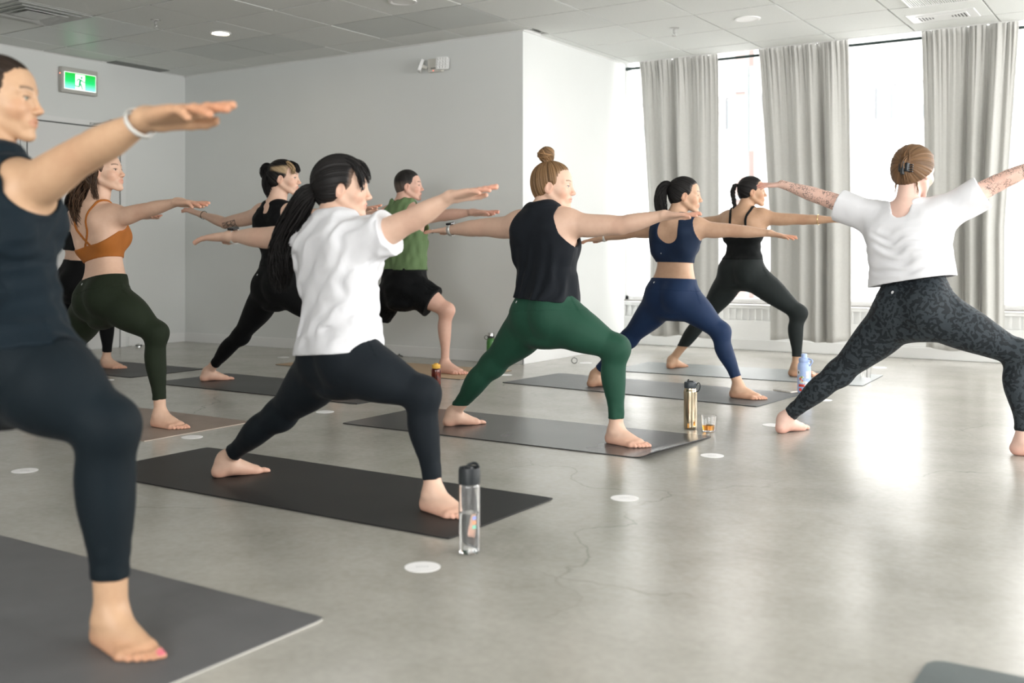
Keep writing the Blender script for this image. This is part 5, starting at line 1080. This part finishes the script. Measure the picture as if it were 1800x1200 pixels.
p.locks('far_fringe', [f.hp(.03, -.005, .118), f.hp(.072, -.01, .095), f.hp(.091, -.012, .065), f.hp(.098, -.012, .025)], [.012, .013, .011, .005], 30, .0022, 15, .5, 2.0, .003, flat=1.3)
p.watch('L', M['watch_white'], M['watch_face'], .0265, .010)

# -- man in green
p = Person('person in loose green tank top and black shorts lunging by the back wall', JT['P6'], (.66, .41, .32), (.018, .016, .015), (.06, .05, .04), .0072, .003, .0028, male=True, yaw=30, pitch=2, head=.95, leg=1.0, arm=1.0, torso=.96, toeR=-5, toeL=60)
f = p.fig
p.G = solid(p.A, .01, .003)
SH = fabric('black_woven_shorts', (.006, .0068, .008), .7, .15, .4, 12)
def shorts():
    pr = [loft(f.J['pel'], f.U, f.R, f.F, f.tw, f.L, [(-.22, .14, .10, .13, 0, 0), (-.06, .172, .115, .150, 0, 0), (.06, .172, .118, .148, 0, 0), (.24, .160, .120, .128, 0, 0)], .03)]; cl = []
    for n in 'RL':
        a, b = f.J['hip'+n], f.J['kn'+n]; pr.append(limb(a, a + .70*(b-a) - V(0, 0, .012), [.105, .112, .116, .120], .05)); cl.append((a + .60*(b-a), b-a))
    G = solid(pr, .0065, .003, pad=.03); X, Y, Z = G.xyz(); G.D += (.004*snoise(9, 7, .06, .14, (1, 1, .6))(X, Y, Z)).astype(np.float32)
    for a, n_ in cl: G.plane(a, n_)
    G.D = np.maximum(G.D, -(G.D + .009)); G.plane(f.pat(.185), f.U); return G.mesh()
so = p.add('shorts', shorts(), SH); q = f.pat(.15, -.06, -.135)
p.block('waist_print', q, f.R, f.U, f.F, (.028, .003, .004), M['logo'], so); p.block('waist_print', q - .012*f.U, f.R, f.U, f.F, (.028, .003, .004), M['logo'], so)
TANKM = [(0, .165, .122, .125, 0, 0), (.2, .162, .125, .118, 0, 0), (.42, .160, .122, .108, 0, .004), (.58, .166, .122, .112, 0, .004), (.72, .176, .122, .118, 0, 0), (.84, .178, .112, .116, 0, -.004), (.95, .135, .078, .092, 0, -.008), (1.02, .085, .055, .066, 0, -.01)]
p.loose('tank_top', fabric('heather_green_jersey', (.125, .195, .088), .85, .15, .4, 14, .12), TANKM, .16, None, arm=.108, neck=.078, t=.012, wr=.004, wl=(.05, .12), seed=8)
p.cap((-.03, 0, .12), .006, .024, .004, lo=.7, hi=1.4, amp=.0004, seed=3, top=.008, streak=lambda q: (np.clip((.045 - q[:, 2])/.04, 0, 1)*.55, (.16, .12, .10)))

# -- black tank, green leggings, top knot
p = Person('person in loose black tank top and bottle green leggings lunging at the centre', JT['P7'], FAIR, BLOND, (.20, .24, .26), .005, .0023, .002, yaw=18, pitch=-3, head=.945, leg=1.08, arm=1.14, torso=.99, hip=.93, toeR=-9, toeL=64, curl=.05, glute=1.05)
f = p.fig
lg = p.leggings(fabric('bottle_green_leggings', (.014, .066, .040), .68, .3, .15, 12, .06), .20, .88, .88, wr=.0026); p.logo(f.pat(.135, -.07, -.12), M['logo'], .006, lg)
TANK = [(0, .158, .118, .140, 0, 0), (.15, .155, .120, .130, 0, 0), (.30, .146, .118, .112, 0, 0), (.45, .140, .114, .102, 0, 0), (.60, .148, .116, .104, 0, 0), (.74, .154, .112, .110, 0, 0), (.86, .150, .100, .108, 0, -.004), (.96, .118, .068, .084, 0, -.008), (1.03, .07, .05, .06, 0, -.01)]
p.loose('tank_top', fabric('black_drape_jersey', (.015, .019, .026), .75, .3, .35, 10), TANK, .155, None, arm=.094, neck=.058, wr=.0026, wl=(.06, .13), seed=6, stretch=(1.2, 1.2, .5), folds=lambda s_, u_, v_, w_: np.minimum(.004*np.sin(2*np.pi*(u_ - .25*s_)/.062 + 1.3*w_)*np.clip((.36 - s_)/.2, 0, 1), .0035), hem_n=nrm(f.U + .12*f.Rs))
p.cap((-.032, 0, .118), .009, .016, .013, lo=.55, hi=1.7, amp=.0018, h=.0026, seed=6)
b = f.hp(-.046, 0, .162)
bun = Grid(b - .075, b + .06, .0026).add([ell(b, (.040, .040, .036), None, .01), limb(f.hp(-.036, 0, .105), b, [.026, .022], .012)], .03); X, Y, Z = bun.xyz(); tw_ = np.arctan2(Y - b[1], X - b[0])*3 + (Z - b[2])*95; bun.D += (.0022*np.sin(tw_*1.0) + .0012*np.sin(tw_*2.7 + 1)).astype(np.float32)
v_, f_ = bun.mesh(); tw_ = np.arctan2(v_[:, 1] - b[1], v_[:, 0] - b[0])*3 + (v_[:, 2] - b[2])*95; p.add('top_knot', (v_, f_), M['hair'], p.hcol*(1.15 + .35*np.sin(tw_) + .3*np.sin(tw_*3.1))[:, None])
for k in range(5):
    q = np.random.RandomState(k).randn(3); q /= np.linalg.norm(q); e1 = nrm(np.cross(q, V(.3, .5, .8))); e2 = np.cross(q, e1); p.locks('knot_strand', [b + .039*(math.cos(a)*e1 + math.sin(a)*e2)*V(1, 1, .9) for a in np.linspace(0, 4.6, 12)], [.005]*12, 8, .0022, 60+k, .9, 2.4, .003)
p.watch('L', plain('silver_mesh_strap', (.66, .65, .63), .35, .6), M['watch_face'], .0285, .012)
p.band('ring', f.J['wrL'] + .66*(f.J['tipL']-f.J['wrL']) + V(0, .002, 0), f.J['tipL']-f.J['wrL'], .0092, .003, M['silver'])

# -- navy bra and leggings
p = Person('person in navy scoop-back sports bra and navy leggings lunging on the slate mat', JT['P8'], GOLD, BLACKHAIR, (.03, .02, .015), .0058, .0027, .0024, yaw=24, pitch=-3, head=.925, leg=1.0, arm=1.03, torso=.96, toeR=-3, toeL=62)
f = p.fig
NV = fabric('navy_knit', (.0075, .024, .072), .68, .35, .12, 12, .08)
lg = p.leggings(NV, .235, .86, .86, wr=.001); p.logo(f.pat(.19, -.06, -.12), M['logo'], .006, lg)
br = p.fitted('sports_bra', fabric('navy_bra_knit', (.007, .019, .050), .7, .3, .1), .44, tops=None, arm=.074, armout=.020, t=.005, neck=.062, scoop=[(.80, -.115, .066), (.92, .11, .066)]); p.logo(f.at(.53, -.05, -.11), M['logo'], .006, br)
p.cap((-.092, 0, .058), .010, .020, .013, lo=.5, hi=2.2, seed=7)
p.locks('ponytail', [f.hp(-.09, 0, .06), f.hp(-.135, 0, .065), f.hp(-.165, -.01, .0), f.hp(-.155, -.015, -.09), f.hp(-.11, -.02, -.165)], [.016, .030, .038, .036, .010], 220, .0025, 14, .5, 2.4, .006)
p.watch('L', plain('pale_strap', (.68, .67, .64), .4), M['watch_face'], .0255, .014)

# -- black camisole, braid
p = Person('person in black strappy camisole and charcoal leggings lunging nearest the windows', JT['P9'], TAN, BLACKHAIR, (.03, .02, .015), .0068, .003, .0028, yaw=26, pitch=0, head=.91, leg=1.0, arm=.96, torso=.95, toeR=25, toeL=82)
f = p.fig
p.leggings(fabric('charcoal_leggings', (.027, .034, .034), .72, .25, .12), .24, .84, .84, band=False)
p.fitted('camisole', fabric('black_ribbed_knit', (.0105, .0125, .0135), .75, .25, .3, 14), .20, tops=(.60, .80), arm=.070, t=.006, wr=.0014, wl=(.03, .06), straps=[[(.57, sg*.055, -.10), (.78, sg*.060, -.10), (.98, sg*.062, -.04), (.97, sg*.062, .02), (.78, sg*.065, .1)] for sg in (1, -1)], strap_r=.009)
p.cap((-.095, 0, .045), .008, .018, .013, lo=.6, hi=1.9, seed=9)
bp = np.array([f.hp(-.095, 0, .045), f.hp(-.135, -.005, .055), f.hp(-.152, -.01, .015), f.hp(-.150, -.02, -.05), f.hp(-.138, -.03, -.12), f.hp(-.150, -.035, -.19), f.hp(-.162, -.035, -.235)])
T_ = np.linspace(0, 1, 60); bc = np.stack([spline(np.linspace(0, 1, 7), bp[:, i], 60)[1] for i in range(3)], 1)
for k in range(3):
    ph = 2*math.pi*k/3; w_ = np.minimum(1, T_*5)*(.0125 - .006*T_); u = 26*T_ + ph
    p.locks('braid_strand', bc + np.stack([w_*np.sin(u), w_*.7*np.sin(2*u)*.8, 0*u], 1), [.010, .011, .010, .008, .004], 14, .0042, 30+k, .6, 1.9, .001)
p.band('bracelet', f.J['elR'] + .46*(f.J['wrR']-f.J['elR']), f.J['wrR']-f.J['elR'], .0345, .004, M['gold'])

# -- instructor
p = Person('person in white cropped t-shirt and dark patterned leggings seen from behind', JT['P10'], (.74, .50, .42), (.125, .070, .036), (.1, .1, .1), .005, .003, .0022, tattoo=True, yaw=68, pitch=-8, head=.93, leg=1.06, arm=1.0, torso=.98, toeR=8, toeL=77, curl=.10, handup=(0, 18), floor=.0006)
f = p.fig
lg = p.leggings(camo(), .33, .90, .90, wr=.0028); p.logo(f.pat(.215, -.035, -.13), M['logo'], .0075, lg)
CROP = [(.05, .188, .14, .155, 0, 0), (.20, .186, .14, .148, 0, 0), (.35, .180, .135, .138, 0, 0), (.52, .174, .128, .130, 0, 0), (.68, .172, .125, .128, 0, 0), (.84, .172, .105, .118, 0, -.004), (.96, .120, .068, .085, 0, -.008), (1.03, .07, .05, .06, 0, -.01)]
p.loose('crop_t_shirt', M['tee_white'], CROP, .285, .74, (.064, .068, .071), neck=.062, neckdrop=(.06, .035), wr=.003, wl=(.08, .2), seed=12, stretch=(1, 1, .8), folds=lambda s_, u_, v_, w_: np.minimum(.0062*np.sin(2*np.pi*(s_ - 1.5*(u_ + .01)**2)/(.052 + .0*s_) + 1.3*w_)*np.clip((s_ - .12)/.08, 0, 1)*np.clip((.40 - s_)/.10, 0, 1)*np.clip(1.15 - np.abs(u_)/.19, 0, 1)*(v_ < .02), .004), hem_n=nrm(f.U - .06*f.Rs))
p.cap((-.085, -.015, .02),   .020, .010, .012, lo=.6, hi=1.8, amp=.0010, h=.003, seed=10, ear=False, extra=[f.hell((-.06, 0, .0), (.058, .070, .075), .03)])
p.locks('twist', [f.hp(-.095, -.02, -.055), f.hp(-.118, -.022, -.01), f.hp(-.118, -.02, .05), f.hp(-.085, -.018, .10)], [.014, .022, .024, .012], 60, .004, 31, .6, 2.0, .004)
for k, (y, z) in enumerate(((-.05, -.075), (.02, -.085), (.055, -.07))): p.locks('loose_wisp', [f.hp(-.05, y, z+.04), f.hp(-.055, y*1.1, z), f.hp(-.045, y*1.2, z-.045)], [.006, .005, .003], 6, .0013, 40+k, .8, 2.0, .004)
cl = p.block('claw_clip', f.hp(-.138, -.028, .0), f.HM[2], f.HM[1], f.HM[0], (.030, .007, .009), M['black_plastic'])
for sg in (-1, 1):
    p.block('jaw', f.hp(-.130, -.028 + sg*.016, .004), f.HM[2], f.HM[1], f.HM[0], (.020, .009, .010), M['black_plastic'], cl)
    for k in range(4): p.block('claw_tooth', f.hp(-.118, -.028 + sg*.030, -.016 + .011*k), f.HM[1], f.HM[2], f.HM[0], (.010, .0026, .004), M['black_plastic'], cl)
